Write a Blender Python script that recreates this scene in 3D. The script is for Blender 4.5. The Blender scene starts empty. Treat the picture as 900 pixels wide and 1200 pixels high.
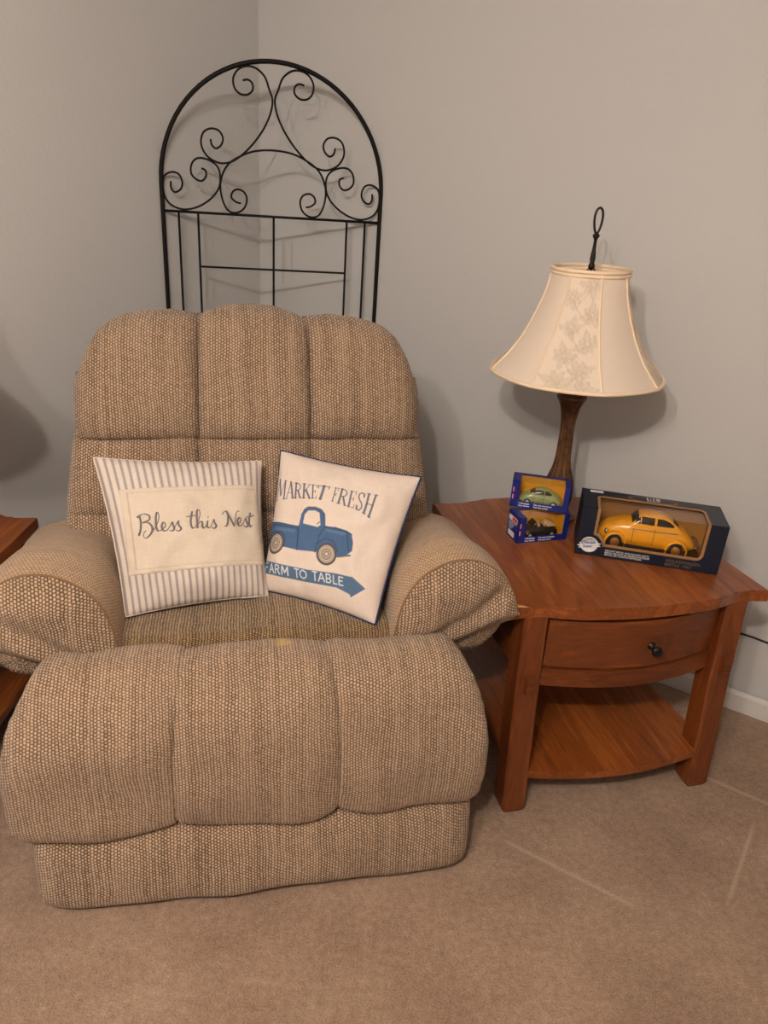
import bpy, bmesh, math, random
import numpy as np
from mathutils import Vector, Matrix, noise
R = math.radians
random.seed(4)
S = bpy.context.scene
COL = S.collection

# ------------------------------------------------------------ camera, lights, exposure
cam_d = bpy.data.cameras.new('camera'); cam = bpy.data.objects.new('camera', cam_d); COL.objects.link(cam)
m = [[0.997643, -0.068621, 0.0], [0.028365, 0.412382, -0.910569], [0.062484, 0.908423, 0.413356]]
M4 = Matrix(m).to_4x4(); M4.translation = Vector((0, 0, 1.5)); cam.matrix_world = M4
cam_d.sensor_fit = 'VERTICAL'; cam_d.sensor_height = 24.0; cam_d.lens = 24.0 * 860 / 1200
cam_d.clip_start = 0.02
S.camera = cam
S.view_settings.view_transform = 'Standard'; S.view_settings.look = 'None'
S.view_settings.gamma = 1.0; S.view_settings.use_curve_mapping = False
S.view_settings.exposure = 0.0
W = bpy.data.worlds.new('world'); S.world = W; W.use_nodes = True
W.node_tree.nodes['Background'].inputs[0].default_value = (1.0, .9, .8, 1)
W.node_tree.nodes['Background'].inputs[1].default_value = 0.05
# three bulbs of the ceiling fixture above and a little behind the camera
for bx_, by_, bz_, e in ((-.33, -.35, 2.28, 72), (-.72, -.42, 2.28, 50), (-.53, -.05, 2.28, 10)):
    ld = bpy.data.lights.new('bulb', 'POINT'); ld.energy = e; ld.shadow_soft_size = .04
    ld.color = (1.0, .87, .755)
    lo = bpy.data.objects.new('bulb', ld); lo.location = (bx_, by_, bz_); COL.objects.link(lo)

# ------------------------------------------------------------ helpers
def mesh(name, verts, faces, mat=None, parent=None, uv=None, smooth=True, col=None, mats=None, fm=None):
    me = bpy.data.meshes.new(name)
    me.from_pydata([tuple(v) for v in verts], [], faces)
    if uv is not None:
        l = me.uv_layers.new(name='UVMap')
        li = np.zeros(len(me.loops), dtype=np.int32); me.loops.foreach_get('vertex_index', li)
        l.data.foreach_set('uv', np.asarray(uv, dtype=np.float32)[li].ravel())
    if col is not None:
        a = me.color_attributes.new('print', 'FLOAT_COLOR', 'POINT')
        c = np.ones((len(verts), 4), dtype=np.float32); c[:, :3] = col
        a.data.foreach_set('color', c.ravel())
    if smooth: me.polygons.foreach_set('use_smooth', [True] * len(me.polygons))
    for mm in (mats or ([mat] if mat else [])): me.materials.append(mm)
    if fm is not None: me.polygons.foreach_set('material_index', fm)
    me.update()
    o = bpy.data.objects.new(name, me); COL.objects.link(o)
    if parent: o.parent = parent
    return o

def bm_obj(name, bm, mat, parent=None, smooth=False):
    bmesh.ops.recalc_face_normals(bm, faces=bm.faces)
    me = bpy.data.meshes.new(name); bm.to_mesh(me); bm.free()
    me.materials.append(mat)
    if smooth: me.polygons.foreach_set('use_smooth', [True] * len(me.polygons))
    o = bpy.data.objects.new(name, me); COL.objects.link(o)
    if parent: o.parent = parent
    return o

def grid_faces(n, m_, wrap_u=False, flip=False, off=0):
    # n rows (i) by m_ columns (j)
    f = []
    for i in range(n - 1):
        for j in range(m_ if wrap_u else m_ - 1):
            a = off + i * m_ + j; b = off + i * m_ + (j + 1) % m_
            q = (a, b, b + m_, a + m_)
            f.append(q[::-1] if flip else q)
    return f

def box(bm, x0, x1, y0, y1, z0, z1, bev=0.0, seg=2):
    v = [bm.verts.new(p) for p in ((x0,y0,z0),(x1,y0,z0),(x1,y1,z0),(x0,y1,z0),(x0,y0,z1),(x1,y0,z1),(x1,y1,z1),(x0,y1,z1))]
    fs = [bm.faces.new([v[i] for i in q]) for q in ((3,2,1,0),(4,5,6,7),(0,1,5,4),(1,2,6,5),(2,3,7,6),(3,0,4,7))]
    if bev > 0:
        es = list({e for f in fs for e in f.edges})
        bmesh.ops.bevel(bm, geom=es, offset=bev, segments=seg, affect='EDGES', profile=.6)

def prism(bm, poly, z0, z1, bev=0.0, axis='z'):
    def P(a, b, c):
        return (a, b, c) if axis == 'z' else ((a, c, b) if axis == 'y' else (c, a, b))
    lo = [bm.verts.new(P(x, y, z0)) for x, y in poly]; hi = [bm.verts.new(P(x, y, z1)) for x, y in poly]
    n = len(poly)
    fs = [bm.faces.new(lo[::-1]), bm.faces.new(hi)]
    for i in range(n): fs.append(bm.faces.new((lo[i], lo[(i+1) % n], hi[(i+1) % n], hi[i])))
    if bev > 0:
        es = list(set(fs[0].edges) | set(fs[1].edges))
        bmesh.ops.bevel(bm, geom=es, offset=bev, segments=2, affect='EDGES', profile=.6)

def catmull(pts, k=6, closed=False):
    pts = [np.array(p, float) for p in pts]; n = len(pts); out = []
    rng = range(n) if closed else range(n - 1)
    for i in rng:
        if closed: p0, p1, p2, p3 = pts[i-1], pts[i], pts[(i+1) % n], pts[(i+2) % n]
        else: p0, p1, p2, p3 = pts[max(i-1, 0)], pts[i], pts[i+1], pts[min(i+2, n-1)]
        for j in range(k):
            t = j / k
            out.append(.5*((2*p1)+(-p0+p2)*t+(2*p0-5*p1+4*p2-p3)*t*t+(-p0+3*p1-3*p2+p3)*t**3))
    if not closed: out.append(pts[-1])
    return out

def tube_geo(pts, r, seg=8, closed=False, off=0):
    pts = [np.array(p, float) for p in pts]; n = len(pts); V = []; nrm = None
    for i, p in enumerate(pts):
        a = pts[(i-1) % n] if (closed or i) else p; b = pts[(i+1) % n] if (closed or i < n-1) else p
        t = b - a; t /= (np.linalg.norm(t) + 1e-12)
        if nrm is None:
            h = np.array((0, 0, 1.)) if abs(t[2]) < .9 else np.array((1., 0, 0)); nrm = np.cross(t, h)
        nrm = nrm - t * nrm.dot(t); nrm /= (np.linalg.norm(nrm) + 1e-12); bn = np.cross(t, nrm)
        rr = r[i] if hasattr(r, '__len__') else r
        for k in range(seg):
            a_ = 2*math.pi*k/seg; V.append(p + rr*(math.cos(a_)*nrm + math.sin(a_)*bn))
    F = grid_faces(n, seg, True, off=off)
    if closed:
        for k in range(seg):
            F.append((off+(n-1)*seg+k, off+(n-1)*seg+(k+1) % seg, off+(k+1) % seg, off+k))
    else:
        F.append(tuple(off+k for k in range(seg))[::-1]); F.append(tuple(off+(n-1)*seg+k for k in range(seg)))
    return V, F

def tubes(name, lines, r, mat, parent=None, seg=8, closed=False):
    V, F = [], []
    for l in lines:
        v, f = tube_geo(l, r, seg, closed, len(V)); V += v; F += f
    return mesh(name, V, F, mat, parent)

def lathe(name, prof, mat, parent=None, seg=32, flute=None, center=(0, 0)):
    V = []
    for r, z in prof:
        for k in range(seg):
            a = 2*math.pi*k/seg; rr = r * (flute(a, z) if flute else 1)
            V.append((center[0]+rr*math.cos(a), center[1]+rr*math.sin(a), z))
    F = grid_faces(len(prof), seg, True)
    F.append(tuple(range(seg))[::-1]); F.append(tuple((len(prof)-1)*seg+k for k in range(seg)))
    return mesh(name, V, F, mat, parent)

def empty(name, loc, rz=0.0, **kw):
    o = bpy.data.objects.new(name, None); COL.objects.link(o); o.location = loc; o.rotation_euler = (0, 0, rz)
    o.empty_display_size = .05
    tag(o, **kw); return o

def tag(o, label=None, cat=None, group=None, kind=None):
    if label: o['label'] = label
    if cat: o['category'] = cat
    if group: o['group'] = group
    if kind: o['kind'] = kind
    return o

# ------------------------------------------------------------ materials
class NT:
    def __init__(s, name, rough=.6, spec=.3):
        s.m = bpy.data.materials.new(name); s.m.use_nodes = True; s.t = s.m.node_tree
        s.b = s.t.nodes['Principled BSDF']; s.b.inputs['Roughness'].default_value = rough
        s.b.inputs['Specular IOR Level'].default_value = spec
    def n(s, typ, **kw):
        nd = s.t.nodes.new(typ)
        for k, v in kw.items():
            if k.startswith('i_'):
                key = k[2:]; key = int(key) if key.isdigit() else key
                if isinstance(v, bpy.types.NodeSocket): s.t.links.new(v, nd.inputs[key])
                else: nd.inputs[key].default_value = v
            else: setattr(nd, k, v)
        return nd
    def math(s, op, a, b=None, c=None):
        nd = s.t.nodes.new('ShaderNodeMath'); nd.operation = op
        for i, v in enumerate((a, b, c)):
            if v is None: continue
            if isinstance(v, bpy.types.NodeSocket): s.t.links.new(v, nd.inputs[i])
            else: nd.inputs[i].default_value = v
        return nd.outputs[0]
    def ramp(s, fac, stops):
        nd = s.t.nodes.new('ShaderNodeValToRGB'); s.t.links.new(fac, nd.inputs[0])
        cr = nd.color_ramp
        while len(cr.elements) < len(stops): cr.elements.new(.5)
        for e, (p, c) in zip(cr.elements, stops): e.position = p; e.color = (*c, 1)
        return nd.outputs[0]
    def mix(s, fac, a, b, typ='MIX'):
        nd = s.t.nodes.new('ShaderNodeMix'); nd.data_type = 'RGBA'; nd.blend_type = typ
        for i, v in ((0, fac), (6, a), (7, b)):
            if isinstance(v, bpy.types.NodeSocket): s.t.links.new(v, nd.inputs[i])
            else: nd.inputs[i].default_value = v if i == 0 else (*v, 1)
        return nd.outputs[2]
    def noise(s, vec, scale, detail=2, rough=.5, dist=0):
        nd = s.n('ShaderNodeTexNoise', i_Vector=vec, i_Scale=scale, i_Detail=detail, i_Roughness=rough, i_Distortion=dist)
        return nd.outputs['Fac']
    def mapping(s, vec, scale=(1, 1, 1), rot=(0, 0, 0)):
        return s.n('ShaderNodeMapping', i_Vector=vec, i_Scale=scale, i_Rotation=rot).outputs[0]
    def bump(s, h, strength, dist):
        nd = s.n('ShaderNodeBump', i_Height=h, i_Strength=strength, i_Distance=dist)
        s.t.links.new(nd.outputs[0], s.b.inputs['Normal'])
    def base(s, c):
        if isinstance(c, bpy.types.NodeSocket): s.t.links.new(c, s.b.inputs['Base Color'])
        else: s.b.inputs['Base Color'].default_value = (*c, 1)
    def uv(s): return s.n('ShaderNodeTexCoord').outputs['UV']
    def obj(s): return s.n('ShaderNodeTexCoord').outputs['Object']

def srgb(r, g, b):
    f = lambda c: (c/255/12.92) if c/255 <= .04045 else ((c/255+.055)/1.055)**2.4
    return (f(r), f(g), f(b))

def plain(name, c, rough=.6, spec=.3, metal=0.0, **kw):
    k = NT(name, rough, spec); k.base(c); k.b.inputs['Metallic'].default_value = metal
    for a, v in kw.items(): k.b.inputs[a.replace('_', ' ')].default_value = v
    return k.m

def weave(name, light, mid, gap, px=.0065, py=.0068, contrast=1.0, streak=.5, bs=.7, stain=None):
    k = NT(name, .95, .08); uv = k.uv()
    # wander of the rows
    wob = k.noise(uv, 9, 2); wob = k.math('MULTIPLY', k.math('SUBTRACT', wob, .5), .014)
    w2 = k.noise(uv, 70, 2); wob = k.math('ADD', wob, k.math('MULTIPLY', k.math('SUBTRACT', w2, .5), .0035))
    sep = k.n('ShaderNodeSeparateXYZ', i_Vector=uv)
    u = k.math('DIVIDE', k.math('ADD', sep.outputs[0], wob), px)
    col = k.math('FLOOR', u)
    v = k.math('ADD', k.math('DIVIDE', k.math('ADD', sep.outputs[1], wob), py), k.math('MULTIPLY', k.math('MODULO', k.math('ABSOLUTE', col), 2.0), .5))
    row = k.math('FLOOR', v)
    fu = k.math('FRACT', u); fv = k.math('FRACT', v)
    su = k.math('SINE', k.math('MULTIPLY', fu, math.pi)); sv = k.math('SINE', k.math('MULTIPLY', fv, math.pi))
    nub = k.math('MULTIPLY', k.math('POWER', su, .85), k.math('POWER', sv, .9))
    cell = k.n('ShaderNodeCombineXYZ', i_X=col, i_Y=row)
    wn = k.n('ShaderNodeTexWhiteNoise', noise_dimensions='2D', i_Vector=cell.outputs[0]).outputs['Value']
    wc = k.n('ShaderNodeTexWhiteNoise', noise_dimensions='1D', i_W=col).outputs['Value']
    stv = k.mapping(uv, (38, 3, 1)); st = k.noise(stv, 1.0, 3, .6)
    f = k.math('MULTIPLY', nub, k.math('ADD', .80, k.math('MULTIPLY', wn, .50)))
    f = k.math('ADD', f, k.math('MULTIPLY', k.math('SUBTRACT', st, .5), streak))
    f = k.math('ADD', f, k.math('MULTIPLY', k.math('SUBTRACT', wc, .5), .16 * contrast))
    f = k.math('ADD', k.math('MULTIPLY', k.math('SUBTRACT', f, .55), contrast), .55)
    c = k.ramp(f, [(.12, gap), (.5, mid), (.92, light)])
    big = k.noise(k.obj(), 3.0, 3)
    c = k.mix(k.math('MULTIPLY', big, .35), c, tuple(x*.72 for x in mid))
    if stain:
        dv = k.n('ShaderNodeVectorMath', operation='DISTANCE', i_0=uv, i_1=(stain[0], stain[1], 0)).outputs['Value']
        dv = k.math('ADD', dv, k.math('MULTIPLY', k.noise(uv, 60, 3), .035))
        mk = k.n('ShaderNodeMapRange', i_Value=dv, i_1=.045, i_2=.025, i_3=0.0, i_4=.55).outputs[0]
        c = k.mix(mk, c, srgb(214, 172, 96))
    k.base(c); k.bump(k.math('MULTIPLY', nub, k.math('ADD', .7, k.math('MULTIPLY', wn, .5))), bs, .0033)
    k.b.inputs['Sheen Weight'].default_value = .15
    return k.m

def wood(name, dark, mid, light, axis='y', rough=.38, sc=1.0):
    k = NT(name, rough, .45); o = k.obj()
    s3 = {'x': (1.2, 14, 14), 'y': (14, 1.2, 14), 'z': (14, 14, 1.2)}[axis]
    v = k.mapping(o, tuple(a*sc for a in s3))
    n1 = k.noise(v, 1.0, 5, .6, 1.2)
    v2 = k.mapping(o, tuple(a*sc*5 for a in s3)); n2 = k.noise(v2, 1.6, 4, .7, .4)
    rings = k.math('FRACT', k.math('MULTIPLY', n1, 7.0))
    rings = k.math('MULTIPLY', k.math('ABSOLUTE', k.math('SUBTRACT', rings, .5)), 2.0)
    f = k.math('ADD', k.math('MULTIPLY', n1, .55), k.math('ADD', k.math('MULTIPLY', n2, .35), k.math('MULTIPLY', rings, .12)))
    c = k.ramp(f, [(.3, dark), (.52, mid), (.72, light)])
    k.base(c); k.bump(n2, .12, .001)
    k.b.inputs['Coat Weight'].default_value = .25; k.b.inputs['Coat Roughness'].default_value = .25
    return k.m

def attr_mat(name, rough=.9, bump=True, spec=.1, sc=900):
    k = NT(name, rough, spec)
    a = k.n('ShaderNodeAttribute', attribute_name='print').outputs['Color']
    if bump:
        uv = k.uv(); sep = k.n('ShaderNodeSeparateXYZ', i_Vector=uv)
        wv = k.math('MULTIPLY', k.math('SINE', k.math('MULTIPLY', sep.outputs[0], 2600)), k.math('SINE', k.math('MULTIPLY', sep.outputs[1], 2600)))
        n = k.noise(k.mapping(uv, (220, 30, 1)), 1.0, 3)
        n2 = k.noise(k.mapping(uv, (30, 220, 1)), 1.0, 3)
        t = k.math('ADD', .86, k.math('MULTIPLY', k.math('ADD', n, n2), .14))
        c = k.n('ShaderNodeVectorMath', operation='SCALE', i_0=a, i_Scale=t).outputs[0]
        k.t.links.new(c, k.b.inputs['Base Color']); k.bump(wv, .15, .0006)
    else: k.base(a)
    return k.m

# wall paint with orange-peel texture
def wallmat(name, c):
    k = NT(name, .75, .2); o = k.obj()
    n = k.noise(o, 75, 3, .55); n2 = k.noise(o, 1.3, 2)
    k.base(k.mix(k.math('MULTIPLY', n2, .25), c, tuple(x*.9 for x in c)))
    k.bump(n, .22, .004); return k.m
M_wall = wallmat('wall_paint', (.56, .555, .548))
M_ceil = wallmat('ceiling_paint', (.75, .73, .70))
M_trim = plain('trim_white', (.66, .64, .62), .4, .4)

def carpetmat():
    k = NT('carpet', 1.0, .05); o = k.obj()
    n1 = k.noise(o, 260, 4, .75); n2 = k.noise(o, 60, 4, .7); n3 = k.noise(o, 4, 4, .6); n4 = k.noise(o, 1.1, 3, .6)
    f = k.math('ADD', k.math('MULTIPLY', n1, .42), k.math('ADD', k.math('MULTIPLY', n2, .24), k.math('ADD', k.math('MULTIPLY', n3, .22), k.math('MULTIPLY', n4, .12))))
    c = k.ramp(f, [(.36, srgb(112, 84, 64)), (.5, srgb(163, 133, 109)), (.64, srgb(203, 175, 149))])
    sep = k.n('ShaderNodeSeparateXYZ', i_Vector=o); X, Y = sep.outputs[0], sep.outputs[1]
    # flattened pile lines left by furniture
    def seg(ax, ay, bx, by, wd):
        L = math.hypot(bx-ax, by-ay); dx, dy = (bx-ax)/L, (by-ay)/L
        t = k.math('ADD', k.math('MULTIPLY', k.math('SUBTRACT', X, ax), dx), k.math('MULTIPLY', k.math('SUBTRACT', Y, ay), dy))
        d = k.math('ABSOLUTE', k.math('ADD', k.math('MULTIPLY', k.math('SUBTRACT', X, ax), -dy), k.math('MULTIPLY', k.math('SUBTRACT', Y, ay), dx)))
        d = k.math('ADD', d, k.math('MULTIPLY', k.math('SUBTRACT', n2, .5), .012))
        dd = k.n('ShaderNodeMapRange', i_Value=d, i_1=wd, i_2=0.0, i_3=0.0, i_4=1.0).outputs[0]
        t1 = k.n('ShaderNodeMapRange', i_Value=t, i_1=0.0, i_2=.05, i_3=0.0, i_4=1.0).outputs[0]
        t2 = k.n('ShaderNodeMapRange', i_Value=t, i_1=L, i_2=L-.05, i_3=0.0, i_4=1.0).outputs[0]
        return k.math('MULTIPLY', dd, k.math('MULTIPLY', t1, t2))
    s_ = k.math('ADD', seg(.34, 1.365, .66, 1.18, .009), k.math('ADD', seg(.86, 1.20, 1.05, 1.48, .008), seg(.93, 1.65, 1.5, 1.30, .009)))
    c = k.mix(k.math('MULTIPLY', s_, .36), c, srgb(222, 196, 170))
    # small specks and a dull spot
    vor = k.n('ShaderNodeTexVoronoi', i_Vector=o, i_Scale=5.0).outputs['Distance']
    sp = k.n('ShaderNodeMapRange', i_Value=vor, i_1=.022, i_2=.010, i_3=0.0, i_4=.6).outputs[0]
    c = k.mix(sp, c, srgb(86, 64, 46))
    k.base(c); k.bump(k.math('ADD', n1, k.math('MULTIPLY', n2, 1.2)), .9, .006)
    k.b.inputs['Sheen Weight'].default_value = .2
    return k.m
M_carpet = carpetmat()

FL, FM, FG = srgb(203, 176, 151), srgb(165, 139, 114), srgb(90, 70, 53)
M_weave = weave('chenille_weave', FL, FM, FG, streak=.55)
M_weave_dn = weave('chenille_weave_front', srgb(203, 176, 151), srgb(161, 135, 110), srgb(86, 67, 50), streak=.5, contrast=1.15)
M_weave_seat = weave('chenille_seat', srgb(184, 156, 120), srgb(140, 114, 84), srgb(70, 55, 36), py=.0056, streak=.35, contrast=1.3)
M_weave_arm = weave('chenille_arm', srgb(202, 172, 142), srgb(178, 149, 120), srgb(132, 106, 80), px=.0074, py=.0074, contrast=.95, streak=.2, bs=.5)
M_weave_foot = weave('chenille_footrest', FL, FM, FG, streak=.45, stain=(.045, .475))
M_pipe_dim = plain('chenille_seam', srgb(132, 104, 78), .95, .05)
M_pipe = plain('chenille_piping', srgb(176, 146, 112), .95, .05)
WD, WM, WL = srgb(70, 31, 11), srgb(106, 52, 20), srgb(138, 75, 32)
M_wood_top = wood('cherry_wood_top', srgb(88, 41, 15), srgb(130, 68, 28), srgb(168, 98, 44), 'y', .32)
M_wood_x = wood('cherry_wood_front', WD, WM, WL, 'x', .4)
M_wood_y = wood('cherry_wood_side', WD, WM, WL, 'y', .4)
M_wood_z = wood('cherry_wood_leg', WD, WM, WL, 'z', .4)
M_raw = plain('chipped_wood', srgb(190, 140, 95), .8, .1)
M_iron = plain('black_iron', (.006, .005, .005), .55, .18)
M_bronze_dark = plain('dark_bronze', (.02, .016, .013), .35, .5, .6)

# ------------------------------------------------------------ room
COR = Vector((-.5505, 3.0)); aR = R(-31)
dR = Vector((math.cos(aR), math.sin(aR))); dL = Vector((math.sin(aR), -math.cos(aR)))
LR, LL, HT = 4.3, 4.6, 2.44
P_C = COR; P_R = COR + dR*LR; P_L = COR + dL*LL; P_D = P_R + dL*LL
def slab2(name, A, B, out, z0, z1, th, mat):
    bm = bmesh.new(); o = Vector(out).normalized()*th
    prism(bm, [(A.x, A.y), (B.x, B.y), (B.x+o.x, B.y+o.y), (A.x+o.x, A.y+o.y)], z0, z1)
    ob = bm_obj(name, bm, mat); tag(ob, kind='structure'); return ob
slab2('wall_right', P_C - dR*0.0, P_R, -dL, 0, HT, .1, M_wall)
slab2('wall_left', P_C, P_L, -dR, 0, HT, .1, M_wall)
slab2('wall_front', P_R, P_D, dR, 0, HT, .1, M_wall)
slab2('wall_back', P_L, P_D, dL, 0, HT, .1, M_wall)
for nm, z0, z1, mt in (('floor', -.06, 0, M_carpet), ('ceiling', HT, HT+.06, M_ceil)):
    bm = bmesh.new(); prism(bm, [(p.x, p.y) for p in (P_C, P_L, P_D, P_R)], z0, z1)
    tag(bm_obj(nm, bm, mt), kind='structure')
def baseboard(name, A, B, inn):
    # profile with an eased top edge
    d = (B-A).normalized(); prof = [(0, 0), (.013, 0), (.013, .058), (.010, .066), (.004, .070), (0, .070)]
    V = []; 
    for E_ in (A, B):
        for t, z in prof: p = E_ + inn*t; V.append((p.x, p.y, z))
    n = len(prof); F = [tuple(range(n)), tuple(range(2*n-1, n-1, -1))]
    for i in range(n): F.append((i, i+n, (i+1) % n + n, (i+1) % n))
    tag(mesh(name, V, F, M_trim, smooth=False), kind='structure')
baseboard('baseboard_right', P_C + dL*.013, P_R, dL)
baseboard('baseboard_left', P_C, P_L, dR)
baseboard('baseboard_front', P_R + dL*.013, P_D, -dR)
baseboard('baseboard_back', P_L + dR*.013, P_D - dR*.013, -dL)

# ------------------------------------------------------------ recliner
TH = R(12.2); cu = Vector((math.cos(TH), math.sin(TH))); cv = Vector((-cu.y, cu.x))
cpos = cu*.04 + cv*1.5
chair = empty('recliner', (cpos.x, cpos.y, 0), TH, label='large beige chenille recliner with tufted back and padded footrest, in the room corner', cat='armchair')
def interp(tab, x):
    return float(np.interp(x, [a for a, b in tab], [b for a, b in tab]))
def wr(x, y, z, s=6.0, a=.004):
    return a * noise.noise(Vector((x*s, y*s, z*s*1.3)))

# back: base surface (Y as a function of z), outline top
YB = [(0.2455, 0.237), (0.4964, 0.2659), (0.6315, 0.2949), (0.8631, 0.3721), (1.0175, 0.4348), (1.1815, 0.4975)]
ZT = [(0.0, 1.1815), (0.0579, 1.1777), (0.1158, 1.1623), (0.1409, 1.1507), (0.1544, 1.1545), (0.2123, 1.1623), (0.2798, 1.1574), (0.3281, 1.1487), (0.3667, 1.1352), (0.3956, 1.1121), (0.4198, 1.0657), (0.4391, 1.0078)]
WZ = [(0.4964, 0.4796), (0.6315, 0.4767), (0.7666, 0.4613), (0.8631, 0.4478), (0.8805, 0.4362), (0.8843, 0.44), (0.95, 0.442), (1.0175, 0.4391), (1.0754, 0.4362), (1.114, 0.4304), (1.2105, 0.4246)]
rows = [(.496, .694, .083), (.675, .878, .087), (.858, None, .115)]
cols = [(-1, -.31), (-.31, .325), (.325, 1)]
def back_pad(name, ra, rb, ca, cb, T, side, top):
    n, mm = 40, 44; V = []; UV = []
    for i in range(n+1):
        b = -1 + 2*i/n
        for j in range(mm+1):
            a = -1 + 2*j/mm
            a2 = math.sin(a*math.pi/2)*.35 + a*.65; b2 = math.sin(b*math.pi/2)*.35 + b*.65
            fx = ca + (cb-ca)*(a2+1)/2
            # sag of the horizontal crease between the tufts
            za = ra
            x = fx*.452
            zt = rb if rb else interp(ZT, abs(x))
            z = za + (zt-za)*(b2+1)/2
            x = fx * interp(WZ, z)
            pa, pb = 1-abs(a2)**(2.6), 1-abs(b2)**(3.2 if not top else 3.6)
            if (side == -1 and a2 < 0) or (side == 1 and a2 > 0): pa = 1-abs(a2)**4.5
            ga, gb = max(pa, 0)**.5, max(pb, 0)**.5
            if not ((side == -1 and a2 < 0) or (side == 1 and a2 > 0)): ga = .58+.42*ga
            if not (top and b2 > 0): gb = .50+.50*gb
            t = T*ga*gb
            t += wr(x*2, z, T*9, 5, .010)*min(1, t/T*1.5)
            # puckers at the stitch lines
            edge = (1-abs(a2))
            t += .0025*math.sin(z*210+3*math.sin(x*40))*max(0, 1-edge*5)*(pb > .1)
            y = interp(YB, z)
            sl = .33; nl = math.hypot(1, sl)
            V.append((x, y - t/nl, z + t*sl/nl*.6)); UV.append((x, z + .0))
    return mesh(name, V, grid_faces(n+1, mm+1), M_weave, chair, UV)
for ri, (ra, rb, T) in enumerate(rows):
    for ci, (ca, cb) in enumerate(cols):
        back_pad('back_tuft', ra, rb, ca, cb, T, (-1, 0, 1)[ci], rb is None)
# rear shell of the back
n, mm = 40, 40; V = []; UV = []
for i in range(n+1):
    b = -1+2*i/n
    for j in range(mm+1):
        a = -1+2*j/mm; a2 = math.sin(a*math.pi/2)*.4+a*.6
        x = a2*.452; zt = interp(ZT, abs(x)); z = .16+(zt-.16)*(b+1)/2; x = a2*interp(WZ, z)
        t = .16*max(0, 1-abs(a2)**5)**.5*max(0, 1-abs(b)**6)**.5
        V.append((x, interp(YB, z)+t, z)); UV.append((x, z))
mesh('back_shell', V, grid_faces(n+1, mm+1, flip=True), M_weave, chair, UV)

# seat cushion
n, mm = 44, 60; V = []; UV = []
for i in range(n+1):
    s = i/n
    for j in range(mm+1):
        a = -1+2*j/mm; x = a*.333
        if s < .25: q = s/.25; y = -.123+.047*(1-math.cos(q*math.pi/2)); z0 = .466+.089*math.sin(q*math.pi/2)
        else: q = (s-.25)/.75; y = -.076+q*.376; z0 = .555-.01*q
        dome = .012*(1-a*a)*min(1, s*3)
        V.append((x, y, z0+dome+wr(x, y, 0, 4, .012))); UV.append((x, y*1.0 + (z0 if s < .25 else .5)))
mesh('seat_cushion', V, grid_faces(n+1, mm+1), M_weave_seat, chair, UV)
# base box
bm = bmesh.new(); box(bm, -.44, .44, -.09, .45, .035, .50, .03); bm_obj('base', bm, M_weave_dn, chair)
for sx in (-1, 1):
    for sy in (-.03, .40):
        bm = bmesh.new(); box(bm, sx*.42-.025, sx*.42+.025, sy-.025, sy+.025, 0, .04, .004); bm_obj('foot', bm, M_bronze_dark, chair)

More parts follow.
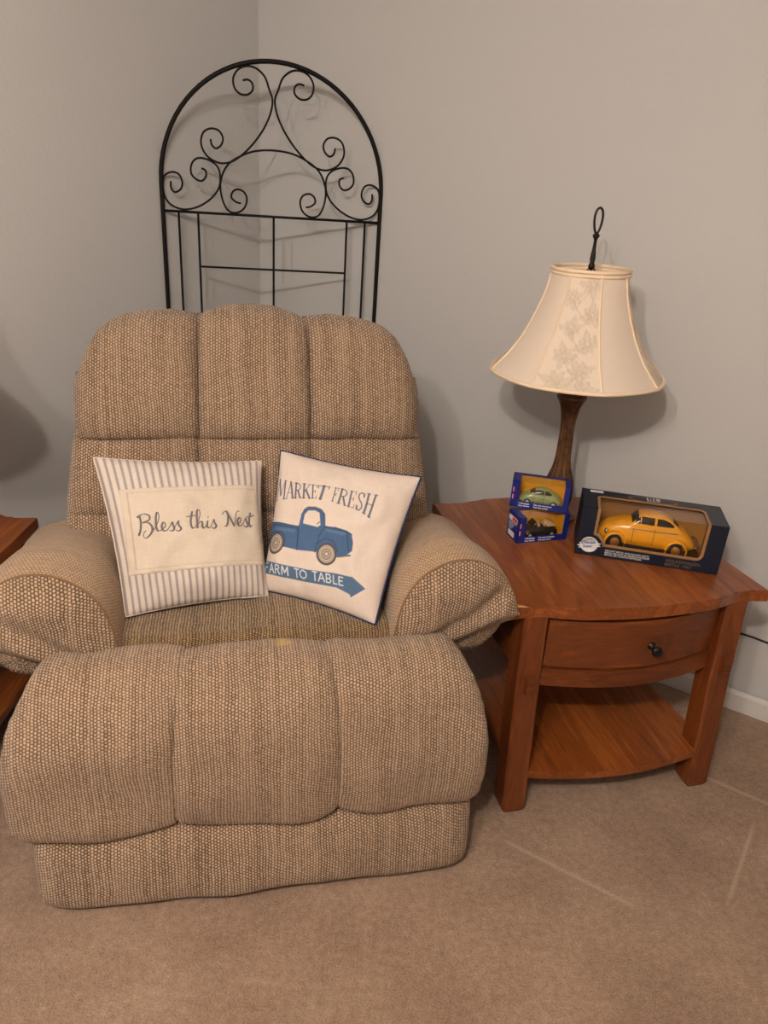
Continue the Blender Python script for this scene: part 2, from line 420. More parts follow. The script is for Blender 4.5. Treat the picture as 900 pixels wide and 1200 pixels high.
# arms
PAD = [(0.296, 0.5156), (0.3006, 0.58), (0.3116, 0.6352), (0.3356, 0.6858), (0.3742, 0.7226), (0.4248, 0.7438), (0.48, 0.741), (0.526, 0.7162), (0.56, 0.6812), (0.5821, 0.6398), (0.5932, 0.6002), (0.5913, 0.5892), (0.549, 0.5708), (0.4938, 0.5469), (0.4478, 0.5276), (0.3834, 0.511), (0.3282, 0.5064)]
def arm(sg):
    ring = catmull(PAD, 5, True); N = len(ring)
    cx, cz = .439, .626
    per = [0]
    for k in range(1, N+1): per.append(per[-1]+float(np.linalg.norm(ring[k % N]-ring[k-1])))
    V = []; UV = []
    ys = [-.131, -.116, -.102, -.079] + [-.079 + .44*i/22 for i in range(1, 23)]
    for iy, y in enumerate(ys):
        sc = (.965, .99, 1.0, 1.0)[iy] if iy < 4 else 1.0
        for k in range(N+1):
            p = ring[k % N]; x = cx+(p[0]-cx)*sc; z = cz+(p[1]-cz)*sc
            if False:      # gentle slump of the pad, lower to the rear
                pass
            z -= max(0, y+.028)*.27*max(0, (z-.506)/.23)
            z += wr(x+sg, y, z, 6, .012)*.8
            V.append((sg*x, y, z)); UV.append((y, per[k]))
    pad = mesh('armrest_pad', V, grid_faces(len(ys), N+1, flip=(sg < 0)), M_weave_arm, chair, UV)
    # front panel, domed, with the fold that runs across it
    V = []; UV = []; q = 16
    for i in range(q+1):
        f = (i/q)
        for k in range(N):
            p = ring[k]; x = cx+(p[0]-cx)*.962*(1-f); z = cz+(p[1]-cz)*.962*(1-f)
            d = -.133 - .030*(1-(1-f)**2.2)
            dl = (x-.503)*.55 + (z-.626)*-.83      # distance from the fold line
            d += .017*math.exp(-((dl+.0)/.022)**2)*min(1, f*4) - .008*math.exp(-((dl-.05)/.03)**2)*min(1, f*4)
            d += wr(x*1.5, sg, z*1.5, 8, .012)*min(1, f*4)
            V.append((sg*x, d, z)); UV.append((x, z))
    mesh('armrest_front', V, grid_faces(q+1, N, True, flip=(sg < 0)), M_weave_dn, pad, UV)
    # welt along the panel seam
    pr = [(sg*(cx+(p[0]-cx)*.972), -.1305, cz+(p[1]-cz)*.972) for p in ring]
    tubes('welt', [pr], .0024, M_pipe_dim, pad, 6, True)
    # welt along the lower hem
    hem = [(sg*.595, y, .591-max(0, y+.028)*.27*.38) for y in np.linspace(-.128, .35, 14)]
    tubes('hem_welt', [hem], .004, M_pipe, pad, 6)
    # lower roll under the pad
    V = []; UV = []; ys = [-.124, -.116, -.10, -.07, -.03, .06, .15, .24, .31, .33]; K = 32
    rs = [.0, .55, .85, .97, 1, 1, 1, 1, .95, 0]
    for y, r_ in zip(ys, rs):
        for k in range(K+1):
            a = 2*math.pi*k/K
            x = .498+.081*r_*math.cos(a); z = .540+.064*r_*math.sin(a)+.35*(x-.498)*r_
            V.append((sg*x, y, z+wr(x, y, z, 14, .01))); UV.append((a*.07, y+(.07*(1-r_) if y < -.05 else 0)))
    mesh('arm_roll', V, grid_faces(len(ys), K+1, flip=(sg < 0)), M_weave_dn, chair, UV)
    # side panel down to the floor
    V = []; UV = []
    ring2 = catmull([(.31, .05), (.31, .53), (.455, .53), (.468, .47), (.466, .28), (.46, .06)], 6)
    for y in (-.105, -.09, .2, .44, .46):
        e = .97 if y in (-.105, .46) else 1
        for k, p in enumerate(ring2): V.append((sg*(.39+(p[0]-.39)*e), y, p[1])); UV.append((k*.02, p[1]+y))
    fs = grid_faces(5, len(ring2), flip=(sg < 0)); m_ = len(ring2)
    fs.append(tuple(range(m_))); fs.append(tuple(4*m_+k for k in range(m_)))
    mesh('side_panel', V, fs, M_weave_dn, chair, UV)
arm(1); arm(-1)

# footrest: upper padded panel in three channels and a lower skirt panel
FP = [(-0.09, 0.5056), (-0.119, 0.5495), (-0.1608, 0.5644), (-0.2166, 0.5551), (-0.2738, 0.5115), (-0.3027, 0.4327), (-0.3148, 0.339), (-0.3146, 0.2556), (-0.3066, 0.1992), (-0.275, 0.168)]
path = catmull(FP, 8)
pl = [0]
for i in range(1, len(path)): pl.append(pl[-1]+float(np.linalg.norm(path[i]-path[i-1])))
PLEN = pl[-1]
def pathat(s):
    i = min(max(int(np.searchsorted(pl, s))-1, 0), len(path)-2); t = (s-pl[i])/(pl[i+1]-pl[i]+1e-9)
    p = path[i]+(path[i+1]-path[i])*t; tg = path[i+1]-path[i]; tg /= np.linalg.norm(tg)
    return p, np.array((tg[1], -tg[0]))*1.0
WF = [(0, .424), (.06, .436), (.15, .457), (.24, .486), (.32, .503), (.38, .505), (.43, .502), (.50, .495)]
for ci, (ca, cb) in enumerate([(-1, -.355), (-.355, .325), (.325, 1)]):
    n, mm = 64, 48; V = []; UV = []; T = .050
    for i in range(n+1):
        b = -1+2*i/n; b2 = math.sin(b*math.pi/2)*.3+b*.7; s = PLEN*(b2+1)/2
        p, nn = pathat(s)
        for j in range(mm+1):
            a = -1+2*j/mm; a2 = math.sin(a*math.pi/2)*.3+a*.7
            fx = ca+(cb-ca)*(a2+1)/2; x = fx*interp(WF, s*.5/PLEN)*(1.045 if fx < 0 else 1)
            outer = (ci == 0 and a2 < 0) or (ci == 2 and a2 > 0)
            pa = 1-abs(a2)**(9 if outer else 3.4); pb = 1-abs(b2)**16
            low = max(0, (b2+1)/2)
            dep = (max(pa, 0)**.5)
            k = .019 if not outer else .046
            k *= (.35+.65*min(1, low*1.6)) if not outer else 1
            t = -k*(1-dep) - T*(1-max(pb, 0)**.5)
            # bottom seam scallops up at the channel seams
            lift = .007*max(0, 1-dep)*max(0, low-.6)/.4 if not outer else 0
            t += wr(x*1.4, ci, s*1.2, 5, .016)*min(1, dep*1.2)*min(1, pb*2)
            if outer: t += .0035*math.sin(s*90+4*math.sin(s*23))*max(0, 1-(1-abs(a2))*7)
            V.append((x, p[0]+nn[0]*t, p[1]+nn[1]*t+lift)); UV.append((x, .56-s))
    # orient: normal must point outwards (towards -Y)
    mesh('footrest_channel', V, grid_faces(n+1, mm+1, flip=True), M_weave_foot, chair, UV)
n, mm = 30, 70; V = []; UV = []
LP = catmull([(-.21, .200), (-.275, .192), (-.310, .16), (-.330, .10), (-.338, .045), (-.322, .014), (-.28, .008), (-.16, .012)], 5)
lw = 0
for i, p in enumerate(LP):
    if i: lw += float(np.linalg.norm(LP[i]-LP[i-1]))
    for j in range(mm+1):
        a = -1+2*j/mm; a2 = math.sin(a*math.pi/2)*.25+a*.75
        e = max(0, 1-abs(a2)**9)**.5; x = a2*(.492-.016*(i/len(LP)))*(1.005 if a2 < 0 else 1)
        ins = .05*(1-e)
        ch = .006*(math.exp(-((a2+.355)/.03)**2)+math.exp(-((a2-.325)/.03)**2))*(1-i/len(LP))
        V.append((x, p[0]+ins+ch+wr(x*1.5, 3, p[1], 5, .010), p[1]+wr(x, 7, p[1], 5, .008)+.004*(a2*a2)*0)); UV.append((x, -lw))
mesh('footrest_skirt', V, grid_faces(len(LP), mm+1, flip=True), M_weave_dn, chair, UV)
bm = bmesh.new()
prism(bm, [(-.26, .025), (-.16, .03), (-.11, .38), (-.10, .50), (-.16, .51), (-.20, .49), (-.235, .40), (-.25, .28)], -.40, .40, axis='x')
bm_obj('footrest_board', bm, M_weave_dn, chair)

# ------------------------------------------------------------ trellis
tl_mid = (Vector((-.80067, 2.58365)) + Vector((-.07709, 2.71555)))*.5
trel = empty('trellis', (tl_mid.x, tl_mid.y, 0), R(10.33), label='black wrought iron arch trellis with scrollwork standing in the corner behind the recliner', cat='trellis')
HWID = .360
fr = [(-HWID, 0, 0)] + [(-HWID, 0, z) for z in np.linspace(.1, 1.42, 12)] + [(-HWID*math.cos(a), 0, 1.444+.364*math.sin(a)) for a in np.linspace(0, math.pi, 40)] + [(HWID, 0, z) for z in np.linspace(1.42, .1, 12)] + [(HWID, 0, 0)]
tubes('outer_frame', [fr], .0072, M_iron, trel, 10)
for zz in (1.358, .16):
    tubes('cross_bar', [[(-HWID, 0, zz), (HWID, 0, zz)]], .0042, M_iron, trel, 8)
for xx in (-.310, -.2475, 0, .2475, .310):
    tubes('upright_bar', [[(xx, 0, .16), (xx, 0, 1.358)]], .0038, M_iron, trel, 8)
for zz in (1.187, 1.02, .853, .686, .519, .352):
    tubes('ladder_bar', [[(-.2475, 0, zz), (.2475, 0, zz)]], .0034, M_iron, trel, 8)
SC = dict(A=[(-.096,1.75),(-.079,1.753),(-.066,1.743),(-.066,1.725),(-.082,1.712),(-.104,1.712),(-.121,1.727),(-.125,1.753),(-.111,1.777),(-.085,1.789),(-.055,1.786),(-.028,1.765),(-.014,1.731),(-.004,1.704),(-.008,1.672),(-.023,1.635),(-.045,1.6),(-.073,1.566),(-.107,1.535),(-.139,1.516),(-.173,1.511),(-.206,1.524),(-.225,1.547),(-.23,1.572),(-.221,1.597),(-.199,1.609),(-.174,1.605),(-.161,1.585),(-.167,1.564),(-.183,1.553),(-.196,1.562),(-.2,1.579)],
 D=[(-.33,1.448),(-.33,1.428),(-.319,1.416),(-.3,1.426),(-.294,1.447),(-.304,1.47),(-.327,1.475),(-.350,1.461),(-.356,1.43),(-.350,1.397),(-.328,1.374),(-.29,1.365),(-.244,1.377),(-.201,1.406),(-.176,1.442),(-.174,1.484),(-.189,1.508),(-.22,1.521),(-.247,1.519),(-.263,1.5),(-.264,1.474),(-.249,1.458),(-.231,1.455),(-.218,1.469),(-.219,1.486),(-.232,1.492)])
for kname in ('A', 'D'):
    for sg in (1, -1):
        tubes('scroll', [[(sg*p[0], 0, p[1]) for p in catmull(SC[kname], 5)]], .0032, M_iron, trel, 8)
hc = [(-.107,1.394),(-.123,1.397),(-.138,1.41),(-.134,1.427),(-.118,1.436),(-.097,1.429),(-.088,1.408),(-.096,1.381),(-.119,1.365),(-.147,1.368),(-.165,1.395),(-.173,1.437),(-.166,1.476),(-.144,1.511),(-.107,1.535),(-.06,1.553)]
hc = hc + [(0, 1.559)] + [(-x, z) for x, z in hc[::-1]]
tubes('scroll', [[(p[0], 0, p[1]) for p in catmull(hc, 5)]], .0032, M_iron, trel, 8)

# ------------------------------------------------------------ end tables
def ogee(xa, ya, xb, yb, bow, ear, k=28):
    # edge from a to b: flat ear, then a bow outwards (bow<0 = towards the right-hand side of the direction)
    d = np.array((xb-xa, yb-ya)); L = float(np.hypot(*d)); d /= L; nrm = np.array((d[1], -d[0])); out = []
    for i in range(k+1):
        t = i/k
        e = min(t, 1-t)*L
        q = min(1, max(0, (e-.06)/.10)); q = q*q*(3-2*q)
        w = ear*(1-q)*-1*math.sin(min(1, e/.07)*math.pi/2) + bow*math.sin(max(0, min(1, (t-.08)/.84))*math.pi)*q
        out.append((xa+d[0]*L*t+nrm[0]*w, ya+d[1]*L*t+nrm[1]*w))
    return out
def make_table(o, FLc, FRc, BRc, BLc, legs, detail=True):
    top = ogee(*FLc, *FRc, .030, .012) + ogee(*FRc, *BRc, 0, 0, 4)[1:-1] + ogee(*BRc, *BLc, .030, .012) + ogee(*BLc, *FLc, 0, 0, 4)[1:-1]
    bm = bmesh.new(); prism(bm, top, .567, .600, .005); t = bm_obj('tabletop', bm, M_wood_top, o)
    A, B, C_, D = legs
    def leg(px, py, sx, sy, fx, fy):
        bm = bmesh.new(); h = .0325; c = .012
        sec = [(-h+.005, -h), (h-.005, -h), (h, -h+.005), (h, h-.005), (h-.005, h), (-h+.005, h), (-h, h-.005), (-h, -h+.005)]
        V = []; prev = None
        for z, s, ox, oy in ((0, .80, fx, fy), (.012, 1, fx*.97, fy*.97), (.34, 1, fx*.3, fy*.3), (.567, .97, 0, 0)):
            ring = [bm.verts.new((px+ox+x*s, py+oy+y*s, z)) for x, y in sec]
            if prev:
                for i in range(8): bm.faces.new((prev[i], prev[(i+1) % 8], ring[(i+1) % 8], ring[i]))
            else: bm.faces.new(ring[::-1])
            prev = ring
        bm.faces.new(prev)
        return bm_obj('leg', bm, M_wood_z, o)
    L = []
    for (px, py), (fx, fy) in zip(legs, ((-.006, -.062), (-.014, -.062), (-.004, .02), (.004, .02))):
        L.append(leg(px, py, 0, 0, fx, fy))
    # through-tenon pegs on the front legs
    for i in (0, 1):
        px, py = legs[i]
        bm = bmesh.new(); box(bm, px-.013, px+.013, py-.0325-.028, py-.0325+.01, .358, .406, .003); bm_obj('tenon_peg', bm, M_wood_x, o)
    xl, xr = A[0]+.036, B[0]-.036; yf = (A[1]+B[1])/2-.034
    def bowed(name, x0, x1, yends, ymid, z0, z1, depth, mat, bev=.003):
        P = []; k = 16
        for i in range(k+1):
            t = i/k; P.append((x0+(x1-x0)*t, yends+(ymid-yends)*math.sin(t*math.pi)**1.0))
        Q = [(x, y+depth) for x, y in P[::-1]]
        bm = bmesh.new(); prism(bm, P+Q, z0, z1, bev); return bm_obj(name, bm, mat, o)
    dr = bowed('drawer', xl+.004, xr-.004, yf+.012, yf-.030, .417, .553, .02, M_wood_x, .003)
    kx = (xl+xr)/2+.028; ky = yf-.030
    kb = lathe('knob', [(.0, 0), (.011, 0), (.011, .003), (.005, .006), (.0045, .016), (.011, .020), (.0145, .025), (.0135, .030), (.009, .0325), (.005, .0325), (.004, .031), (.0, .031)], M_bronze_dark, dr, 24)
    kb.rotation_euler = (R(90), 0, 0); kb.location = (kx, ky+.001, .478)
    bowed('lower_rail', xl-.004, xr+.004, yf+.008, yf-.034, .362, .411, .022, M_wood_x)
    bowed('upper_rail', xl-.004, xr+.004, yf+.014, yf-.024, .557, .568, .022, M_wood_x, .001)
    # side and back aprons
    def apron(p, q, out):
        p = np.array(p); q = np.array(q); d = (q-p)/np.linalg.norm(q-p); nn = np.array((d[1], -d[0]))*out
        a, b = p+d*.030+nn*.018, q-d*.030+nn*.018
        bm = bmesh.new(); prism(bm, [tuple(a), tuple(b), tuple(b-nn*.02), tuple(a-nn*.02)], .39, .567, .002); bm_obj('apron', bm, M_wood_y, o)
    apron(B, C_, 1); apron(D, A, 1); apron(C_, D, 1)
    # drawer runners box interior floor
    bm = bmesh.new(); prism(bm, [(xl, yf+.03), (xr, yf+.03), (C_[0]-.03, C_[1]), (D[0]+.03, D[1])], .392, .402); bm_obj('dust_panel', bm, M_wood_y, o)
    # shelf with bowed front
    P = []
    sx0, sx1 = A[0]+.022, B[0]-.012
    for i in range(17):
        t = i/16; P.append((sx0+(sx1-sx0)*t, A[1]-.078+(-.034)*math.sin(t*math.pi)))
    P = [(A[0]-.012, A[1]-.02)] + P + [(B[0]+.010, B[1]-.02), (C_[0]+.012, C_[1]+.01), (D[0]-.012, D[1]+.01)]
    bm = bmesh.new(); prism(bm, P, .100, .124, .004); bm_obj('shelf', bm, M_wood_top, o)
    return t
tab = empty('end_table', (.321, 1.453, 0), R(15.3), label='cherry wood end table with bowed drawer and lower shelf, right of the recliner', cat='end table')
tt = make_table(tab, (-.002, .028), (.712, .018), (.672, .615), (-.002, .648), [(.075, .066), (.636, .060), (.600, .555), (.070, .585)])
# chipped veneer at the front left corner of the top
bm = bmesh.new(); prism(bm, [(.010, .036), (.046, .031), (.036, .040), (.022, .047)], .5995, .6006); bm_obj('chipped_corner', bm, M_raw, tab)['label'] = 'chipped patch of bare wood at the corner'

tab2 = empty('end_table', (-.93, 1.16, 0), R(0), label='end table cut off by the left edge of the picture, behind recliner arm', cat='end table')
make_table(tab2, (-.66, -.01), (.0, .0), (-.012, .63), (-.285, .63), [(-.575, .05), (-.060, .05), (-.075, .575), (-.235, .575)])

# ------------------------------------------------------------ lamps
M_shade = None
def shademat():
    k = NT('shade_fabric', .85, .1)
    a = k.n('ShaderNodeAttribute', attribute_name='print').outputs['Color']
    uv = k.uv(); n = k.noise(k.mapping(uv, (500, 60, 1)), 1.0, 3)
    c = k.n('ShaderNodeVectorMath', operation='SCALE', i_0=a, i_Scale=k.math('ADD', .9, k.math('MULTIPLY', n, .18))).outputs[0]
    k.t.links.new(c, k.b.inputs['Base Color']); k.bump(n, .2, .0006)
    tr = k.n('ShaderNodeBsdfTranslucent', i_Color=(.95, .78, .6, 1)); mx = k.n('ShaderNodeMixShader', i_Fac=.16)
    k.t.links.new(k.b.outputs[0], mx.inputs[1]); k.t.links.new(tr.outputs[0], mx.inputs[2])
    out = [n for n in k.t.nodes if n.type == 'OUTPUT_MATERIAL'][0]; k.t.links.new(mx.outputs[0], out.inputs[0])
    return k.m
M_shade = shademat()
M_trimfab = plain('shade_trim', srgb(240, 218, 190), .7, .15)
def bronze():
    k = NT('antique_bronze', .45, .5); o = k.obj(); n = k.noise(o, 30, 4, .6)
    k.base(k.ramp(n, [(.35, srgb(66, 42, 26)), (.6, srgb(112, 76, 48))])); k.b.inputs['Metallic'].default_value = .45
    k.bump(n, .2, .001); return k.m
M_bronze = bronze()

# raster helpers working on point arrays
def d_seg(P, pts):
    best = np.full(len(P), 1e9)
    for a, b in zip(pts[:-1], pts[1:]):
        a = np.array(a, float); b = np.array(b, float); d = b-a; L2 = d@d+1e-12
        t = np.clip(((P-a)@d)/L2, 0, 1); q = P-(a+t[:, None]*d); best = np.minimum(best, np.hypot(q[:, 0], q[:, 1]))
    return best
def in_poly(P, poly):
    x, y = P[:, 0], P[:, 1]; ins = np.zeros(len(P), bool); n = len(poly)
    for i in range(n):
        x1, y1 = poly[i]; x2, y2 = poly[(i+1) % n]
        if y1 == y2: continue
        c = ((y1 > y) != (y2 > y)) & (x < (x2-x1)*(y-y1)/(y2-y1)+x1); ins ^= c
    return ins
def paint(C_, m_, col):
    m_ = np.asarray(m_, float)[:, None]; C_[:] = C_*(1-m_)+np.array(col)*m_
def aa(d, w, s): return np.clip((w-d)/s+.5, 0, 1)
def polymask(P, poly, s):
    d = d_seg(P, list(poly)+[poly[0]]); i = in_poly(P, poly); return np.clip(np.where(i, d, -d)/s+.5, 0, 1)

def petal(cx, cy, ang, L, w):
    out = []
    for t in np.linspace(0, 1, 7):
        out.append((t*L, w*math.sin(math.pi*t)**.8))
    out = out+[(x, -y) for x, y in out[::-1][1:-1]]
    c, s = math.cos(ang), math.sin(ang)
    return [(cx+x*c-y*s, cy+x*s+y*c) for x, y in out]

SH = [(0.1003, 0.325), (0.102, 0.315), (0.1062, 0.295), (0.1129, 0.265), (0.1207, 0.24), (0.1305, 0.213), (0.1425, 0.185), (0.1567, 0.155), (0.1724, 0.128), (0.1894, 0.103), (0.2069, 0.082), (0.2236, 0.064), (0.2362, 0.05), (0.2384, 0.045)]
def make_lamp(o):
    # stem and base
    fl = lambda a, z: 1+.045*math.cos(12*a)
    base = lathe('lamp_base', [(0, 0), (.062, 0), (.064, .006), (.058, .012), (.044, .018), (.036, .026)], M_bronze, o, 48)
    pr = catmull([(.034, .024), (.040, .045), (.044, .075), (.043, .105), (.036, .130), (.028, .155), (.023, .19), (.0215, .235), (.0205, .27), (.0225, .305), (.029, .340), (.040, .362), (.042, .370), (.036, .376), (.016, .380)], 4)
    lathe('fluted_stem', pr, M_bronze, o, 96, lambda a, z: 1-.14*abs(math.sin(7*a))*max(0, min(1, (z-.03)/.03))*max(0, min(1, (.366-z)/.02)))
    lathe('lamp_neck', [(.015, .378), (.015, .392), (.009, .396), (.009, .44), (.016, .444), (.018, .50), (.012, .51), (.005, .515), (.004, .72)], M_bronze, o, 20)
    hp = [(.0, 0, .45), (.05, 0, .48), (.062, 0, .56), (.048, 0, .66), (0, 0, .722)]
    tubes('harp', [catmull(hp, 5), catmull([(-x, y, z) for x, y, z in hp], 5)], .0025, M_bronze, o, 6)
    zt = .392
    # shade: panelled bell, seams every 45 degrees, floral damask on alternate panels
    PH0 = R(-131); nj = 41; rows_ = catmull(SH, 5); ni = len(rows_)
    s = [0]
    for i in range(1, ni): s.append(s[-1]+float(np.linalg.norm(rows_[i]-rows_[i-1])))
    rnd = random.Random(7)
    for kk in range(8):
        V = []; UV = []
        for i, (r, z) in enumerate(rows_):
            for j in range(nj):
                t = j/(nj-1); a = PH0+R(45)*(kk+t)
                # taut fabric: straight chord between the ribs
                ch = math.cos(R(22.5))/math.cos(R(45)*(t-.5)); rr = r*(.7+.3*ch)
                V.append((rr*math.cos(a), rr*math.sin(a), zt+z)); UV.append(((t-.5)*2*math.pi*r/8, -s[i]))
        P = np.array(UV); cc = np.tile(np.array(srgb(244, 228, 210)), (len(P), 1))
        if kk % 2 == 0:
            for fy in (-.05, -.125, -.20, -.275, -.33):
                for fxs in (-1, 1):
                    fx = fxs*rnd.uniform(.012, .03)*(1-fy*2)+rnd.uniform(-.01, .01); yy = fy+fxs*.018
                    a0 = rnd.uniform(0, 6.28); sz = rnd.uniform(.026, .036)*(1-fy*.8)
                    for q in range(7):
                        pp = petal(fx, yy, a0+q*math.pi/3.5, sz*(1.15 if q % 2 else .85), sz*.24)
                        paint(cc, polymask(P, pp, .0015)*.55, srgb(218, 203, 182)); paint(cc, aa(d_seg(P, pp+[pp[0]]), .0008, .0012)*.6, srgb(196, 180, 158))
                    paint(cc, aa(np.hypot(P[:, 0]-fx, P[:, 1]-yy), .004, .002), srgb(244, 228, 210))
                    st = [(fx, yy), (fx*.3, yy-.03), (-fx*.6, yy-.055)]
                    paint(cc, aa(d_seg(P, [tuple(p) for p in catmull(st, 4)]), .0015, .0015)*.6, srgb(200, 184, 162))
        mesh('shade_panel', V, grid_faces(ni, nj), M_shade, o, UV, col=cc)
        a = PH0+R(45)*kk
        tubes('shade_seam', [[((r+.0008)*math.cos(a), (r+.0008)*math.sin(a), zt+z) for r, z in rows_]], .0028, M_trimfab, o, 6)
    ringp = lambda r, z: [(r*math.cos(R(6*q)), r*math.sin(R(6*q)), z) for q in range(60)]
    V, F = [], []
    for r, z, w in ((.1015, zt+.313, .005), (.1015, zt+.323, .005)):
        v, f = tube_geo(ringp(r, z), w, 8, True, len(V)); V += v; F += f
    mesh('top_trim', V, F, M_trimfab, o)
    # bottom trim follows the chorded rim
    rim = []
    for q in range(96):
        a = R(360*q/96); t = ((a-PH0) % R(45))/R(45); ch = math.cos(R(22.5))/math.cos(R(45)*(t-.5)); rr = .2385*(.7+.3*ch)
        rim.append((rr*math.cos(a), rr*math.sin(a), zt+.047))
    tubes('bottom_trim', [rim], .0055, M_trimfab, o, 8, True)
    for q in range(3):
        a = R(120*q); tubes('shade_spoke', [[(0, 0, zt+.300), (.1*math.cos(a), .1*math.sin(a), zt+.312)]], .0018, M_bronze, o, 6)
    # finial with an open loop
    lathe('finial', [(0, .715), (.008, .715), (.009, .722), (.006, .730), (.0075, .740), (.0065, .752), (.0048, .765), (.0042, .785), (.0055, .790), (.009, .795), (.009, .799), (.005, .803), (0, .804)], M_bronze_dark, o, 16)
    lp = [(.010*math.sin(t)*(1-.25*math.cos(t)), 0, .833-.031*math.cos(t)) for t in np.linspace(0, 2*math.pi, 25)[:-1]]
    tubes('finial_loop', [lp], .0032, M_bronze_dark, o, 8, True)
lampb = (.518, 2.045)
lamp = empty('table_lamp', (lampb[0], lampb[1], .6018), label='bronze table lamp with cream bell shade behind the boxed toy cars', cat='lamp')
lamp.rotation_euler = (0, R(-1.3), 0)
make_lamp(lamp)
# its twin stands on the left table, beyond the frame, and casts the shadow seen on the left wall
def copy_tree(o, parent=None):
    c = o.copy(); COL.objects.link(c); c.parent = parent
    for ch in list(o.children): copy_tree(ch, c)
    return c
lamp2 = copy_tree(lamp); lamp2.location = (-1.13, 1.53, .602); lamp2.rotation_euler = (0, 0, 0)
lamp2['label'] = 'matching bell shade lamp on left table, just beyond the left edge'

# ------------------------------------------------------------ power cord
def wallpt(s, z, off=.006):
    p = COR + dR*s + dL*off; return (p.x, p.y, z)
c0 = 1.99
cp = [wallpt(1.30, .06, .03), wallpt(1.55, .10, .03), wallpt(1.80, .22), wallpt(1.92, .262), wallpt(2.0, .270), wallpt(2.06, .268), wallpt(2.15, .27), wallpt(2.28, .30)]
crd = tubes('power_cord', [catmull(cp, 8)], .0032, plain('black_rubber', (.012, .012, .012), .5), None, 8)
tag(crd, 'thin black power cord running along the wall right of the end table', 'cord')

# ------------------------------------------------------------ toy cars and their boxes
M_glass_dark = plain('toy_window', (.02, .017, .012), .15, .5)
M_tyre = plain('toy_tyre', (.015, .014, .013), .7)
M_chrome = plain('toy_chrome', (.6, .58, .55), .25, .5, .9)
M_seat_tan = plain('toy_tan', srgb(196, 160, 112), .7)
def acetate():
    m_ = bpy.data.materials.new('acetate_window'); m_.use_nodes = True; t = m_.node_tree; t.nodes.clear()
    out = t.nodes.new('ShaderNodeOutputMaterial'); tr = t.nodes.new('ShaderNodeBsdfTransparent'); gl = t.nodes.new('ShaderNodeBsdfGlossy')
    lw = t.nodes.new('ShaderNodeLayerWeight'); lw.inputs[0].default_value = .5; pw = t.nodes.new('ShaderNodeMath'); pw.operation = 'POWER'; pw.inputs[1].default_value = 3.0
    fr_ = t.nodes.new('ShaderNodeMath'); fr_.operation = 'MULTIPLY_ADD'; fr_.inputs[1].default_value = .7; fr_.inputs[2].default_value = .07
    t.links.new(lw.outputs['Facing'], pw.inputs[0]); t.links.new(pw.outputs[0], fr_.inputs[0]); mx = t.nodes.new('ShaderNodeMixShader')
    gl.inputs['Roughness'].default_value = .12; tr.inputs[0].default_value = (.93, .93, .93, 1)
    t.links.new(fr_.outputs[0], mx.inputs[0]); t.links.new(tr.outputs[0], mx.inputs[1]); t.links.new(gl.outputs[0], mx.inputs[2]); t.links.new(mx.outputs[0], out.inputs[0])
    return m_
M_acet = acetate()

